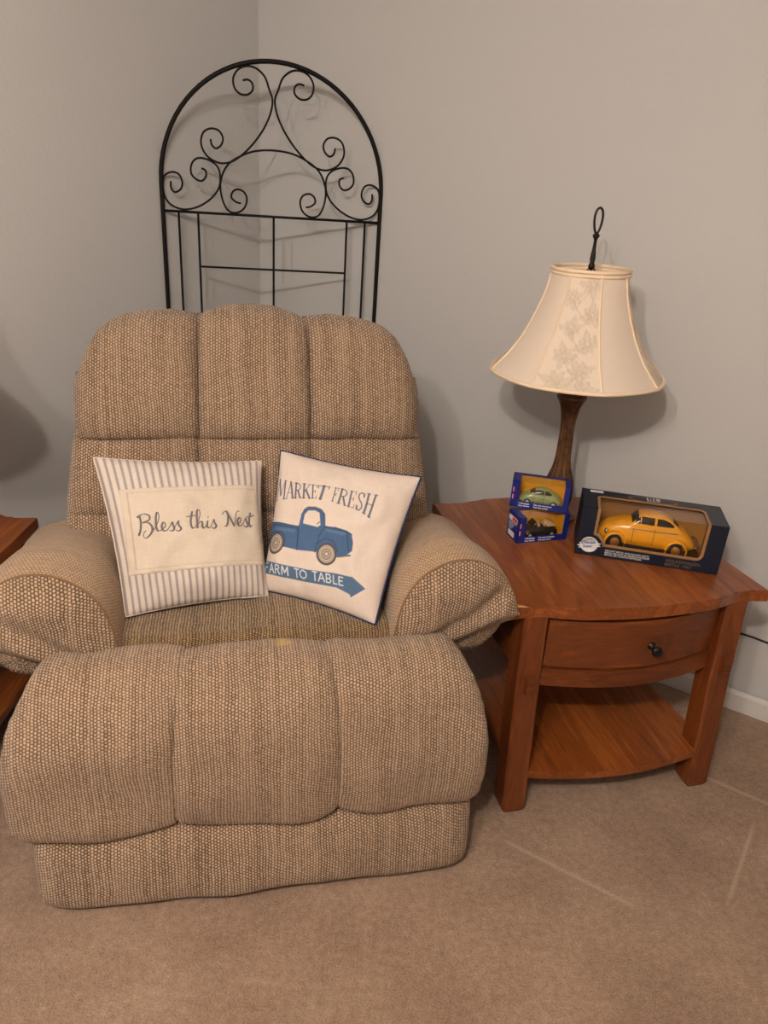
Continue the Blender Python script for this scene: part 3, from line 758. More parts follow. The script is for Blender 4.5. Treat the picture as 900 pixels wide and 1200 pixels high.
def car(o, Lc, paint_m, hub_m, kind):
    """side profile along +X from nose (x=0) to tail (x=Lc); sections in Y, centred on 0; rests on z=0"""
    s = Lc; 
    if kind == 'old':
        low = [(0, .12), (.015, .175), (.05, .215), (.12, .245), (.22, .275), (.30, .285), (.5, .285), (.75, .285), (.85, .255), (.93, .20), (.985, .13), (1, .09)]
        wid = [(0, .07), (.03, .105), (.12, .135), (.25, .16), (.35, .175), (.6, .178), (.75, .165), (.88, .13), (.96, .09), (1, .05)]
        cab = [(.295, .27), (.33, .31), (.37, .352), (.41, .370), (.50, .378), (.60, .372), (.68, .352), (.75, .315), (.81, .27), (.87, .22)]
        wh = ((.175, .079), (.79, .079)); ff = .11; zb = .075; wheelw = .04
    else:
        low = [(0, .12), (.03, .185), (.09, .225), (.18, .255), (.28, .275), (.5, .275), (.72, .275), (.84, .26), (.93, .215), (.98, .16), (1, .10)]
        wid = [(0, .12), (.05, .165), (.15, .19), (.35, .20), (.65, .20), (.85, .19), (.95, .165), (1, .12)]
        cab = [(.20, .25), (.28, .305), (.36, .350), (.44, .372), (.52, .378), (.60, .370), (.68, .345), (.76, .305), (.84, .255), (.88, .24)]
        wh = ((.19, .078), (.80, .078)); ff = .105; zb = .07; wheelw = .05
    xs = np.linspace(0, 1, 40); V = []; K = 22
    for x in xs:
        zt_ = interp(low, x); w = interp(wid, x)
        for k in range(K+1):
            a = math.pi*k/K; c, sn = math.cos(a), math.sin(a)
            V.append((x*s, -w*s*math.copysign(abs(c)**.55, c), (zb+(zt_-zb)*abs(sn)**.55)*s))
    F = grid_faces(len(xs), K+1)
    for i in range(len(xs)-1): F.append((i*(K+1), (i+1)*(K+1), (i+1)*(K+1)+K, i*(K+1)+K))
    F.append(tuple(range(K+1))); F.append(tuple((len(xs)-1)*(K+1)+k for k in range(K+1)))
    mesh('car_body', V, F, paint_m, o)
    cw = .135 if kind == 'old' else .155
    def cabpt(x, a, off=0.0):
        zt_ = interp(cab, x); w = cw*(1-.18*((x-.52)/.35)**2)
        z0_ = .24; c, sn = math.cos(a), math.sin(a)
        h_ = max(.004, zt_-z0_)
        y = -(w*(.80+.20*(1-sn**2))*math.copysign(abs(c)**.45, c))
        z = z0_+h_*abs(sn)**.62
        # widen toward the belt line
        y *= 1+.14*max(0, (.33-z)/.09)
        v_ = np.array((x*s, y*s, z*s)); 
        if off:
            nn = np.array((0, y*1.0, (z-z0_)*.55)); nn /= (np.linalg.norm(nn)+1e-9); v_ = v_+nn*off
        return v_
    x0, x1 = cab[0][0], cab[-1][0]; xs = np.linspace(x0, x1, 34)
    if kind != 'open':
        V = [cabpt(x, math.pi*k/24) for x in xs for k in range(25)]
        mesh('car_roof', V, grid_faces(len(xs), 25), paint_m, o)
        # windows: patches set just proud of the cabin skin
        def win(name, xa, xb, za, zb_, side, n=10, shape=None):
            V = []; 
            for i in range(n+1):
                x = xa+(xb-xa)*i/n; zt_ = interp(cab, x)
                lo, hi = za, min(zb_, zt_-.022)
                if shape: lo, hi = shape(x, lo, hi)
                hi = max(hi, lo+.001)
                for j in range(7):
                    z = lo+(hi-lo)*j/6; f = min(1, max(0, (z-.24)/max(.004, zt_-.24))); a = math.asin(f**(1/.62))
                    if side > 0: a = math.pi-a
                    V.append(cabpt(x, a, .0035*s+.0004))
            mesh(name, V, grid_faces(n+1, 7, flip=side > 0), M_glass_dark, o)
        if kind == 'old':
            for sd in (-1, 1):
                win('quarter_window', .352, .395, .288, .345, sd); win('door_window', .402, .535, .288, .348, sd); win('rear_side_window', .56, .735, .288, .346, sd)
            V = [cabpt(x, a, .0025*s) for x in np.linspace(.315, .375, 6) for a in np.linspace(math.pi*.22, math.pi*.78, 9)]
            mesh('windscreen', V, grid_faces(6, 9), M_glass_dark, o)
            V = [cabpt(x, a, .0025*s) for x in np.linspace(.73, .79, 6) for a in np.linspace(math.pi*.34, math.pi*.66, 9)]
            mesh('rear_window', V, grid_faces(6, 9), M_glass_dark, o)
        else:
            for sd in (-1, 1):
                win('door_window', .315, .555, .272, .348, sd); win('rear_side_window', .575, .735, .272, .342, sd)
            V = [cabpt(x, a, .0025*s) for x in np.linspace(.23, .34, 6) for a in np.linspace(math.pi*.2, math.pi*.8, 9)]
            mesh('windscreen', V, grid_faces(6, 9), M_glass_dark, o)
    else:
        # open top: tub, windscreen frame, seats and folded hood
        bm = bmesh.new()
        for x, h_ in ((.42, .34), (.58, .33)):
            for y in (-.075, .075): box(bm, (x)*s, (x+.05)*s, (y-.055)*s, (y+.055)*s, .2*s, h_*s, .012*s)
        bm_obj('car_seats', bm, M_seat_tan, o, True)
        V = []
        for i in range(13):
            t = i/12; 
            for k in range(13):
                a = math.pi*k/12; V.append(((.64+.26*t)*s, -.165*math.cos(a)*s, (.265+.085*math.sin(a)**.5*math.sin(math.pi*(t*.9+.05))**.5)*s))
        mesh('folded_hood', V, grid_faces(13, 13), M_seat_tan, o)
        tubes('windscreen_frame', [[(.26*s, -.15*s, .27*s), (.36*s, -.125*s, .385*s), (.36*s, .125*s, .385*s), (.26*s, .15*s, .27*s)]], .008*s, M_chrome, o, 6)
        V = [(.26*s, -.15*s, .27*s), (.26*s, .15*s, .27*s), (.36*s, .125*s, .385*s), (.36*s, -.125*s, .385*s)]
        mesh('windscreen', V, [(0, 1, 2, 3)], M_glass_dark, o, smooth=False)
    # wings over the wheels
    for (wx, wz) in wh:
        for sd in (-1, 1):
            V = []; NA, NB = 15, 9; fw = .058 if kind == 'old' else .03; yc = interp(wid, wx)-.035
            for i in range(NA):
                a = math.pi*(-.08+1.16*i/(NA-1))
                for j in range(NB):
                    b = (j/(NB-1))*math.pi/2; r = ff*(.55+.45*math.cos(b))if j < NB-1 else ff*.9
                    r = ff*(1-.22*(j/(NB-1))**2.5)
                    V.append(((wx-r*1.12*math.cos(a))*s, sd*(yc+fw*1.25*math.sin(b))*s, (wz-.005+r*1.02*math.sin(a))*s))
            mesh('wing', V, grid_faces(NA, NB, flip=sd < 0), paint_m, o)
            w_ = lathe('wheel', [(0, -wheelw/2*s), (.060*s, -wheelw/2*s), (.074*s, -wheelw*.3*s), (.074*s, wheelw*.3*s), (.060*s, wheelw/2*s), (.045*s, wheelw*.42*s), (0, wheelw*.42*s)], M_tyre, o, 20)
            w_.rotation_euler = (R(-90)*sd, 0, 0); w_.location = (wx*s, sd*(yc+fw*.72)*s, wz*s-.003*s)
            lathe('hub_cap', [(.046*s, wheelw*.40*s), (.046*s, wheelw*.50*s), (.036*s, wheelw*.48*s), (.030*s, wheelw*.56*s), (.016*s, wheelw*.66*s), (0, wheelw*.68*s)], hub_m, w_, 20)
    yc = interp(wid, .17)
    if kind == 'old':
        for sd in (-1, 1):
            bm = bmesh.new(); box(bm, .27*s, .69*s, sd*.175*s-.022*s, sd*.175*s+.022*s, .062*s, .076*s, .003*s); bm_obj('running_board', bm, M_tyre, o)
            h_ = lathe('headlamp', [(0, -.01*s), (.022*s, -.01*s), (.028*s, 0), (.026*s, .012*s), (.015*s, .02*s), (0, .022*s)], M_chrome, o, 16)
            h_.rotation_euler = (0, R(-75), 0); h_.location = (.075*s, sd*.135*s, .168*s)
            tubes('belt_moulding', [[(x*s, sd*(interp(wid, x)*.985+.004)*s, .243*s) for x in np.linspace(.30, .78, 12)]], .0035*s, M_chrome, o, 5)
            tubes('door_line', [[(.335*s, sd*.178*s, .24*s), (.338*s, sd*.180*s, .10*s)], [(.545*s, sd*.181*s, .265*s), (.545*s, sd*.181*s, .10*s)]], .0022*s, M_tyre, o, 4)
        for xx, in ((-.035,), (1.03,)):
            e = 1 if xx < 0 else -1
            tubes('bumper', [catmull([((xx+.05*e)*s, -.15*s, .125*s), ((xx+.008*e)*s, -.11*s, .125*s), (xx*s, 0, .125*s), ((xx+.008*e)*s, .11*s, .125*s), ((xx+.05*e)*s, .15*s, .125*s)], 4)], .010*s, paint_m if 0 else M_chrome, o, 6)
    else:
        for sd in (-1, 1):
            tubes('door_line', [[(.33*s, sd*.2015*s, .25*s), (.335*s, sd*.203*s, .10*s)], [(.565*s, sd*.203*s, .27*s), (.56*s, sd*.203*s, .10*s)]], .003*s, M_tyre, o, 4)

def txt(name, body, size, mat, parent, loc, rot, sx=1.0, align='LEFT', ext=.00008, bold=0.0):
    cu_ = bpy.data.curves.new(name, 'FONT'); cu_.body = body; cu_.size = size; cu_.align_x = align; cu_.extrude = ext; cu_.offset = bold; cu_.resolution_u = 3
    t = bpy.data.objects.new('tmp', cu_); COL.objects.link(t)
    bpy.context.view_layer.update()
    me = bpy.data.meshes.new_from_object(t.evaluated_get(bpy.context.evaluated_depsgraph_get()))
    bpy.data.objects.remove(t); me.name = name; me.materials.clear(); me.materials.append(mat)
    o = bpy.data.objects.new(name, me); COL.objects.link(o); o.parent = parent
    o.location = loc; o.rotation_euler = rot; o.scale = (sx, 1, 1); return o

M_navy = plain('navy_card', srgb(12, 26, 44), .32, .5)
M_navy_top = M_navy
M_gold = plain('gold_trim', srgb(150, 112, 74), .45, .4)
M_inner = plain('box_liner_brown', srgb(176, 122, 52), .6)
M_black = plain('tray_black', (.02, .014, .01), .35, .5)
M_white = plain('print_white', (.72, .72, .72), .5)
M_goldtxt = plain('print_gold', srgb(128, 104, 84), .5)
M_bluetxt = plain('print_blue', srgb(60, 84, 150), .5)
M_blue = plain('blue_card', srgb(18, 36, 120), .35, .5)
M_yellow = plain('yellow_liner', srgb(226, 160, 28), .6)
M_red = plain('print_red', srgb(200, 40, 34), .5)

def rrect(x0, x1, z0, z1, r, corners='1111', k=6):
    out = []
    cs = [((x0+r, z0+r), 180, corners[0]), ((x1-r, z0+r), 270, corners[1]), ((x1-r, z1-r), 0, corners[2]), ((x0+r, z1-r), 90, corners[3])]
    ends = [(x0, z0), (x1, z0), (x1, z1), (x0, z1)]
    for (c, a0, f), e in zip(cs, ends):
        if f == '0': out.append(e)
        else: out += [(c[0]+r*math.cos(R(a0+90*i/k)), c[1]+r*math.sin(R(a0+90*i/k))) for i in range(k+1)]
    return out

def window_box(o, w, d, h, card, liner, bl, br, bb, td, rad, trim=None, notch=None):
    """carton w x d x h, front at y=0; window in the front that wraps over onto the top"""
    t = .0012
    def pan(name, poly, z0, z1, axis, mat, bev=0):
        bm = bmesh.new(); prism(bm, poly, z0, z1, bev, axis); return bm_obj(name, bm, mat, o)
    pan('bottom_panel', [(0, 0), (w, 0), (w, d), (0, d)], 0, t, 'z', card)
    pan('back_panel', [(0, 0), (w, 0), (w, h), (0, h)], d-t, d, 'y', card)
    pan('side_panel', [(0, 0), (d, 0), (d, h), (0, h)], 0, t, 'x', card)
    pan('side_panel', [(0, 0), (d, 0), (d, h), (0, h)], w-t, w, 'x', card)
    # front U: outer minus window
    win = rrect(bl, w-br, bb, h+.01, rad, '1100')   # goes beyond the top, cut at h
    lower = [p for p in win if p[1] < h-.0001]
    if notch:
        # window corner pushed aside by the round emblem
        cx, cz, nr = notch
        lower = [p for p in lower if math.hypot(p[0]-cx, p[1]-cz) > nr]
        hitx = cx+math.sqrt(max(0, nr*nr-(bb-cz)**2)); hitz = cz+math.sqrt(max(0, nr*nr-(bl-cx)**2))
        a1 = math.atan2(hitz-cz, bl-cx); a2 = math.atan2(bb-cz, hitx-cx)
        arc = [(cx+nr*math.cos(a1+(a2-a1)*i/10), cz+nr*math.sin(a1+(a2-a1)*i/10)) for i in range(11)]
        lower = arc+[p for p in lower if p[0] > hitx]
    path_ = [(bl, h)]+lower+[(w-br, h)]
    outer = [(w, h), (w, 0), (0, 0), (0, h)]
    fp = pan('front_panel', outer[::-1][0:1] + [(0, 0), (w, 0), (w, h)] + path_[::-1], 0, t, 'y', card)
    # top: back strip + side strips
    tz = h-t
    topwin = [(bl, 0)]+[(bl, d-td-rad)]+[(bl+rad-rad*math.cos(R(90*i/6)), d-td-rad+rad*math.sin(R(90*i/6))) for i in range(7)]+[(w-br-rad+rad*math.sin(R(90*i/6)), d-td-rad+rad*math.cos(R(90*i/6))) for i in range(7)]+[(w-br, 0)]
    tp = pan('top_panel', [(0, 0)]+topwin+[(w, 0), (w, d), (0, d)], tz, h, 'z', card)
    if trim:
        def off(pts, e):
            pts = [np.array(p) for p in pts]; out = []
            for i, p in enumerate(pts):
                a = pts[max(0, i-1)]; b = pts[min(len(pts)-1, i+1)]; q = (b-a)/(np.linalg.norm(b-a)+1e-9); out.append(p+np.array((-q[1], q[0]))*e)
            return out
        inn = off(path_, .0075)
        V = [(p[0], -.0006, min(p[1], h)) for p in path_]+[(p[0], -.0006, min(p[1], h)) for p in inn]
        n_ = len(path_); F = [(i, i+1, i+1+n_, i+n_) for i in range(n_-1)]
        fr_ = mesh('window_trim', V, F, trim, o, smooth=False)
        sm = fr_.modifiers.new('s', 'SOLIDIFY'); sm.thickness = .0018; sm.offset = -1
        inn = off(topwin, -.0075)
        V = [(p[0], p[1], h+.0004) for p in topwin]+[(p[0], max(p[1], 0), h+.0004) for p in inn]
        n_ = len(topwin); F = [(i, i+1, i+1+n_, i+n_) for i in range(n_-1)]
        fr_ = mesh('window_trim', V, F, trim, o, smooth=False)
        sm = fr_.modifiers.new('s', 'SOLIDIFY'); sm.thickness = .0016; sm.offset = 0
    # acetate sheet bent over the front top edge
    zf = min(bb, .02); V = [(bl-.003, .0022, bb-.004), (w-br+.003, .0022, bb-.004), (w-br+.003, .0022, h-.0022), (bl-.003, .0022, h-.0022), (w-br+.003, d-td+.003, h-.0022), (bl-.003, d-td+.003, h-.0022)]
    mesh('window_sheet', V, [(0, 1, 2, 3), (3, 2, 4, 5)], M_acet, o, smooth=False)
    # liner (back card and floor) 
    V = [(bl*.5, d-.006, .004), (w-br*.5, d-.006, .004), (w-br*.5, d-.006, h-.003), (bl*.5, d-.006, h-.003), (bl*.5, .004, .004), (w-br*.5, .004, .004)]
    V += [(bl*.5, .004, h-.003), (w-br*.5, .004, h-.003)]
    mesh('liner', V, [(0, 1, 2, 3), (4, 5, 1, 0), (4, 0, 3, 6), (1, 5, 7, 2)], liner, o, smooth=False)

# large carton with the orange car
bw, bd, bh = .370, .140, .139
bang = math.atan2(1.72533583-1.79838029, .89055041-.52755472)
bb_ = empty('toy_car_box', (.5276, 1.7984, .6003), bang, label='long navy display box with clear window on the end table', cat='toy box')
window_box(bb_, bw, bd, bh, M_navy, M_inner, .040, .045, .032, .045, .018, M_gold, notch=(.034, .030, .034))
# emblem: white splash badge over ring
em = lathe('round_emblem', [(0, 0), (.023, 0), (.023, .0009), (.019, .0009), (.019, .0004), (0, .0004)], M_white, bb_, 32); em.rotation_euler = (R(90), 0, 0); em.location = (.034, -.0002, .032)
pg = []
rr_ = random.Random(3)
for i in range(26):
    a = 2*math.pi*i/26; r_ = (.0265 if i % 2 else .020)*(1+.15*math.cos(2*a)); pg.append((.034+r_*math.cos(a)*1.05, .031+r_*.62*math.sin(a)+.004*math.cos(a)))
bm = bmesh.new(); prism(bm, pg, -.0014, -.0008, 0, 'y'); bm_obj('badge', bm, M_white, bb_)
txt('badge_lettering', 'Diecast', .0125, M_bluetxt, bb_, (.013, -.00155, .0325), (R(90), R(-8), 0), 1.0, bold=.0003)
txt('badge_lettering', 'Super', .0105, M_bluetxt, bb_, (.019, -.00155, .0225), (R(90), R(-8), 0), 1.0, bold=.0003)
for i, s_ in enumerate(('DIE-CAST METAL WITH PLASTIC PARTS', 'METAL DIE-CAST ET PIECES PLASTIQUES', 'METALL MIT KUNSTSTOFFTEILEN')):
    txt('small_print', s_, .0062, M_white, bb_, (.078, -.0004, .0200-.0062*i), (R(90), 0, 0), 1.05, bold=.0001)
txt('model_lettering', 'VOLKSWAGEN', .0115, M_goldtxt, bb_, (.235, -.0004, .0165), (R(90), 0, 0), 1.15)
txt('model_lettering', 'BEETLE  1967', .0105, M_goldtxt, bb_, (.235, -.0004, .0055), (R(90), 0, 0), 1.15)
# oval scale badge and small maker plate on the top
ov = lambda a_, b_, k=40: [(.190+a_*math.cos(2*math.pi*i/k), .1130+b_*math.sin(2*math.pi*i/k)) for i in range(k)]
bm = bmesh.new(); prism(bm, ov(.066, .020), bh+.0002, bh+.0008); bm_obj('oval_badge', bm, M_gold, bb_)
bm = bmesh.new(); prism(bm, ov(.060, .0165), bh+.0008, bh+.0012); bm_obj('oval_badge', bm, M_navy, bb_)
txt('scale_lettering', '1:18', .021, M_white, bb_, (.190, .113, bh+.0013), (0, 0, 0), 1.1, 'CENTER', bold=.0004)
txt('scale_lettering', 'SCALE', .011, M_white, bb_, (.190, .102, bh+.0013), (0, 0, 0), 1.1, 'CENTER')
bm = bmesh.new(); prism(bm, rrect(.022, .058, .118, .132, .004), bh+.0001, bh+.0006); bm_obj('maker_plate', bm, M_white, bb_)
bm = bmesh.new(); box(bm, .045, .330, .006, .110, .004, .020, .003); bm_obj('display_tray', bm, M_black, bb_)
M_orange = plain('orange_paint', srgb(246, 168, 20), .28, .5, 0, Coat_Weight=.5)
M_goldhub = plain('gold_hub', srgb(176, 120, 50), .35, .5, .5)
def place(name, label, parent, x, y, z, L_, pm, hm, kind):
    rz = parent.rotation_euler.z; c, s = math.cos(rz), math.sin(rz)
    p = parent.location; o = empty(name, (p.x+x*c-y*s, p.y+x*s+y*c, p.z+z), rz, label=label, cat='toy car')
    car(o, L_, pm, hm, kind); o.scale = (1, 1.0, 1.12); return o
place('toy_car', 'orange vintage toy car with rounded roof inside the long navy box', bb_, .055, .060, .0212, .256, M_orange, M_goldhub, 'old')

def small_box(loc, rz, w, d, h, label):
    o = empty('toy_car_box', (*loc, ), rz, label=label, cat='toy box', group=None)
    window_box(o, w, d, h, M_blue, M_yellow, .022, .016, .018, .012, .004)
    lines = ('Volkswagen      Die cast and plastic', 'New Beetle      Pull back action')
    for i, s_ in enumerate(lines):
        txt('small_print', s_, .0062, M_white, o, (.024, -.0003, .0108-.0074*i), (R(90), 0, 0), 1.05, bold=.00018)
    for z in (.030, .052):
        bm = bmesh.new(); prism(bm, rrect(.006, .0095, z-.007, z+.007, .001), -.0005, -.0001, 0, 'y'); bm_obj('red_mark', bm, M_red, o)
        bm = bmesh.new(); prism(bm, rrect(.0045, .0058, z-.007, z+.007, .0005), -.0005, -.0001, 0, 'y'); bm_obj('white_mark', bm, M_white, o)
    # print on the left end panel
    def ex(name, poly, mat, dx=.0004):
        bm = bmesh.new(); prism(bm, poly, -dx, -.0001, 0, 'x'); bm_obj(name, bm, mat, o)
    ex('logo_plate', rrect(d*.16, d*.92, h*.68, h*.86, .002), M_white)
    ex('logo_stripe', rrect(d*.20, d*.62, h*.71, h*.83, .001), M_red, .0006)
    ex('small_badge', rrect(d*.30, d*.86, h*.08, h*.28, .003), M_white)
    for i in range(4):
        txt('side_print', ('Die cast metal', 'and plastic', 'Pull back', 'action')[i], .0085, M_white, o, (-.0003, d*.88, h*(.60-.085*i)), (R(90), 0, R(-90)), .9)
    return o
sw, sd_, sh = .156, .066, .077
b1 = small_box((.3729, 1.8318, .6003), R(18.4), sw, sd_, sh, 'small blue window box under another on the end table')
b2 = small_box((.3535, 1.9145, .6003+sh+.0006), R(-11), .161, .068, .078, 'small blue window box on top of another, tilted toward the lamp')
M_green = plain('green_paint', srgb(150, 164, 104), .3, .5, 0, Coat_Weight=.5)
M_dgreen = plain('dark_green_paint', srgb(22, 32, 26), .3, .5, 0, Coat_Weight=.5)
M_silver = plain('silver_hub', (.6, .6, .56), .4, .5, .3)
place('toy_car', 'dark convertible toy car with tan seats inside the lower small box', b1, .024, .032, .0046, .112, M_dgreen, M_silver, 'open')
place('toy_car', 'light green toy car with curved roof inside the upper small box', b2, .025, .033, .0046, .119, M_green, M_silver, 'new')

# ------------------------------------------------------------ pillows
def homog(src, dst):
    A = []; b = []
    for (x, y), (u, v) in zip(src, dst):
        A.append([x, y, 1, 0, 0, 0, -u*x, -u*y]); b.append(u)
        A.append([0, 0, 0, x, y, 1, -v*x, -v*y]); b.append(v)
    h = np.linalg.solve(np.array(A, float), np.array(b, float)); return np.append(h, 1).reshape(3, 3)
def happly(H, P):
    P = np.asarray(P, float); q = np.c_[P, np.ones(len(P))] @ H.T; return q[:, :2]/q[:, 2:]
def local2world(p):
    x, y, z = p; w = cpos + cu*x + cv*y; return np.array((w.x, w.y, z))

class Pillow:
    """corners TL, TR, BR, BL; surface point from (s, t) in the unit square, t downwards"""
    def __init__(s, name, cs, T, label, bow=.05, seed=0):
        s.c = [local2world(p) for p in cs]; s.T = T; s.bow = bow; s.seed = seed
        s.org = (s.c[2]+s.c[3])/2
        s.o = empty(name, tuple(s.org), 0, label=label, cat='pillow')
        d1 = s.c[1]-s.c[3]; d2 = s.c[0]-s.c[2]; s.nn = np.cross(d1, d2); s.nn /= np.linalg.norm(s.nn)
        if s.nn[1] > 0: s.nn = -s.nn          # towards the room
    def pt(s, u, v, side=1, off=0.0):
        a = 2*u-1; b = 2*v-1
        a_ = a*(1-s.bow*(1-b*b)*abs(a)); b_ = b*(1-s.bow*(1-a*a)*abs(b))
        U = (a_+1)/2; V_ = (b_+1)/2
        P = (s.c[0]*(1-U)*(1-V_)+s.c[1]*U*(1-V_)+s.c[2]*U*V_+s.c[3]*(1-U)*V_)
        pr = max(0, (1-abs(a)**2.2)*(1-abs(b)**2.2))
        t = s.T*pr**.48
        w = noise.noise(Vector((a*2.2+s.seed, b*2.2, side)))*.010 + .5*noise.noise(Vector((a*5, b*5+s.seed, 2*side)))*.008
        # puckers radiating from the seams and corners
        w += .0022*math.sin(a*26+2*math.sin(b*5))*max(0, abs(b)-.72)/.28 + .0022*math.sin(b*24+2*math.sin(a*4))*max(0, abs(a)-.72)/.28
        t += w*min(1, pr*2.5)
        return P-s.org + s.nn*side*(t+off)
    def shell(s, name, side, n, mat, colf=None, uvs=.4):
        V = []; ST = []
        for i in range(n+1):
            v = i/n; v = .5-.5*math.cos(v*math.pi)*.35-(.5-v)*.65 + 0
            for j in range(n+1):
                u = j/n; u = .5-.5*math.cos(u*math.pi)*.35-(.5-u)*.65
                V.append(s.pt(u, v, side)); ST.append((u, v))
        ST = np.array(ST); col = colf(ST) if colf else None
        return mesh(name, V, grid_faces(n+1, n+1, flip=(side > 0)), mat, s.o, np.c_[ST[:, 0]*uvs, -ST[:, 1]*uvs], col=col)
    def seam(s, name, r, mat):
        L = []
        k = 40
        for q in range(4):
            for i in range(k):
                t = i/k; L.append(s.pt(*((t, 0), (1, t), (1-t, 1), (0, 1-t))[q], 1))
        return tubes(name, [L], r, mat, s.o, 6, True)

M_cloth = attr_mat('printed_cotton'); 
CREAM = srgb(212, 200, 188); STR = srgb(146, 136, 138)
M_cream = plain('cream_cotton', CREAM, .9, .1)
# striped pillow with the stitched patch
p1 = Pillow('striped_pillow', [(-.370, .183, .872), (.013, .221, .846), (.022, .046, .566), (-.297, -.021, .566)], .066,
            'cream pillow with grey stripes and a patch reading Bless this Nest', .045, 1.0)
def stripes(ST):
    C_ = np.tile(np.array(CREAM), (len(ST), 1)); ph = (ST[:, 0]*23.0+.2) % 1.0
    paint(C_, aa(abs(ph-.5)*(1/23.0), .19/23, .0035)*.85, STR); return C_
p1.shell('cover_front', 1, 260, M_cloth, stripes)
p1.shell('cover_back', -1, 80, M_cloth, stripes)
p1.seam('seam', .0022, M_cream)
# patch: own piece of cloth lying on the cover
H1 = homog([(36, 38), (848, 48), (871, 700), (195, 800)], [(0, 0), (1, 0), (1, 1), (0, 1)])
q1 = happly(H1, [(163, 232), (820, 196), (868, 572), (208, 640)])
M_patch = attr_mat('patch_linen')
V = []; UV = []; n = 90
for i in range(n+1):
    v = i/n
    for j in range(n+1):
        u = j/n; st = q1[0]*(1-u)*(1-v)+q1[1]*u*(1-v)+q1[2]*u*v+q1[3]*(1-u)*v
        e = min(u, 1-u, v, 1-v); off = .0022*min(1, e/.012)+.0004
        V.append(p1.pt(min(st[0], .995), st[1], 1, off+.0006*math.sin(u*60+5*math.sin(v*9))*(e < .06))); UV.append((u, v))
PUV = np.array(UV); cc = np.tile(np.array(srgb(209, 195, 178)), (len(PUV), 1))
fr_ = np.minimum(np.minimum(PUV[:, 0], 1-PUV[:, 0]), np.minimum(PUV[:, 1], 1-PUV[:, 1]))
paint(cc, aa(abs(PUV[:, 0]-.055)+100*((PUV[:, 1] < .05) | (PUV[:, 1] > .94)), .003, .006)*.5, srgb(140, 118, 96))
paint(cc, aa(abs(PUV[:, 1]-.05)+100*(PUV[:, 0] < .055), .004, .008)*.5, srgb(140, 118, 96))
paint(cc, aa(abs(PUV[:, 1]-.94)+100*(PUV[:, 0] < .055), .004, .008)*.5, srgb(140, 118, 96))
patch = mesh('patch', V, grid_faces(n+1, n+1, flip=True), M_patch, p1.o, np.c_[PUV[:, 0]*.33, PUV[:, 1]*.2], col=cc)
# embroidered script: strokes laid out on the patch (photo crop units), lifted 1 mm
BL = [
 [(258,372),(262,378),(270,374),(268,366),(275,400),(272,440),(264,462),(262,450)],
 [(275,400),(272,372),(290,360),(318,368),(318,388),(285,404),(312,402),(332,422),(328,450),(302,474),(288,466),(292,448),(302,440)],
 [(335,440),(352,418),(366,385),(366,360),(358,352),(352,372),(352,420),(362,440),(376,436)],
 [(376,436),(396,420),(398,405),(388,400),(380,416),(386,436),(402,438),(416,424)],
 [(416,424),(430,398),(434,410),(440,428),(430,440),(418,434)],
 [(438,430),(452,404),(460,392),(460,408),(472,428),(460,440),(446,434)],
 [(524,345),(518,380),(518,410),(526,426),(538,418)], [(498,372),(520,368),(545,364)],
 [(538,418),(556,380),(560,345),(550,336),(545,358),(548,425)], [(549,412),(560,394),(570,398),(570,415),(578,424),(588,412)],
 [(588,412),(594,390),(592,414),(602,422),(612,408)], [(596,370),(598,372)],
 [(612,408),(622,382),(624,395),(634,412),(624,424),(612,418)],
 [(662,358),(670,344),(682,340),(688,356),(688,388),(682,410),(672,412)], [(685,344),(697,368),(708,392),(718,410)], [(718,410),(723,380),(726,352),(733,338),(742,338)],
 [(728,398),(746,390),(750,374),(742,368),(733,382),(738,404),(752,404),(764,392)],
 [(764,392),(772,368),(776,380),(784,398),(776,410),(764,402)],
 [(796,340),(790,375),(790,395),(798,408),(806,398)], [(776,362),(800,358),(815,350)]]
M_thread = plain('grey_thread', srgb(112, 106, 108), .6, .3)
V, F = [], []
for st in BL:
    pts = happly(H1, [tuple(p) for p in catmull(st, 5)])
    L = [p1.pt(min(x, .995), y, 1, .0032) for x, y in pts]
    # pen pressure: thicker on the down strokes
    rad = []
    for i in range(len(L)):
        a = pts[max(0, i-1)]; b = pts[min(len(pts)-1, i+1)]; dy = (b[1]-a[1]); ln = math.hypot(b[0]-a[0], dy)+1e-9
        rad.append(.0011+.0013*max(0, dy/ln))
    v, f = tube_geo(L, rad, 6, False, len(V)); V += v; F += f
mesh('embroidery', V, F, M_thread, patch)['label'] = 'grey script lettering Bless this Nest'
# care label at the bottom seam
V = [p1.pt(.80, 1, 1, .001), p1.pt(.92, 1, 1, .001), p1.pt(.92, 1, 1, .001)+p1.nn*.014+np.array((0, 0, -.004)), p1.pt(.80, 1, 1, .001)+p1.nn*.014+np.array((0, 0, -.004))]
mesh('care_label', V, [(0, 1, 2, 3)], M_white, p1.o, smooth=False)

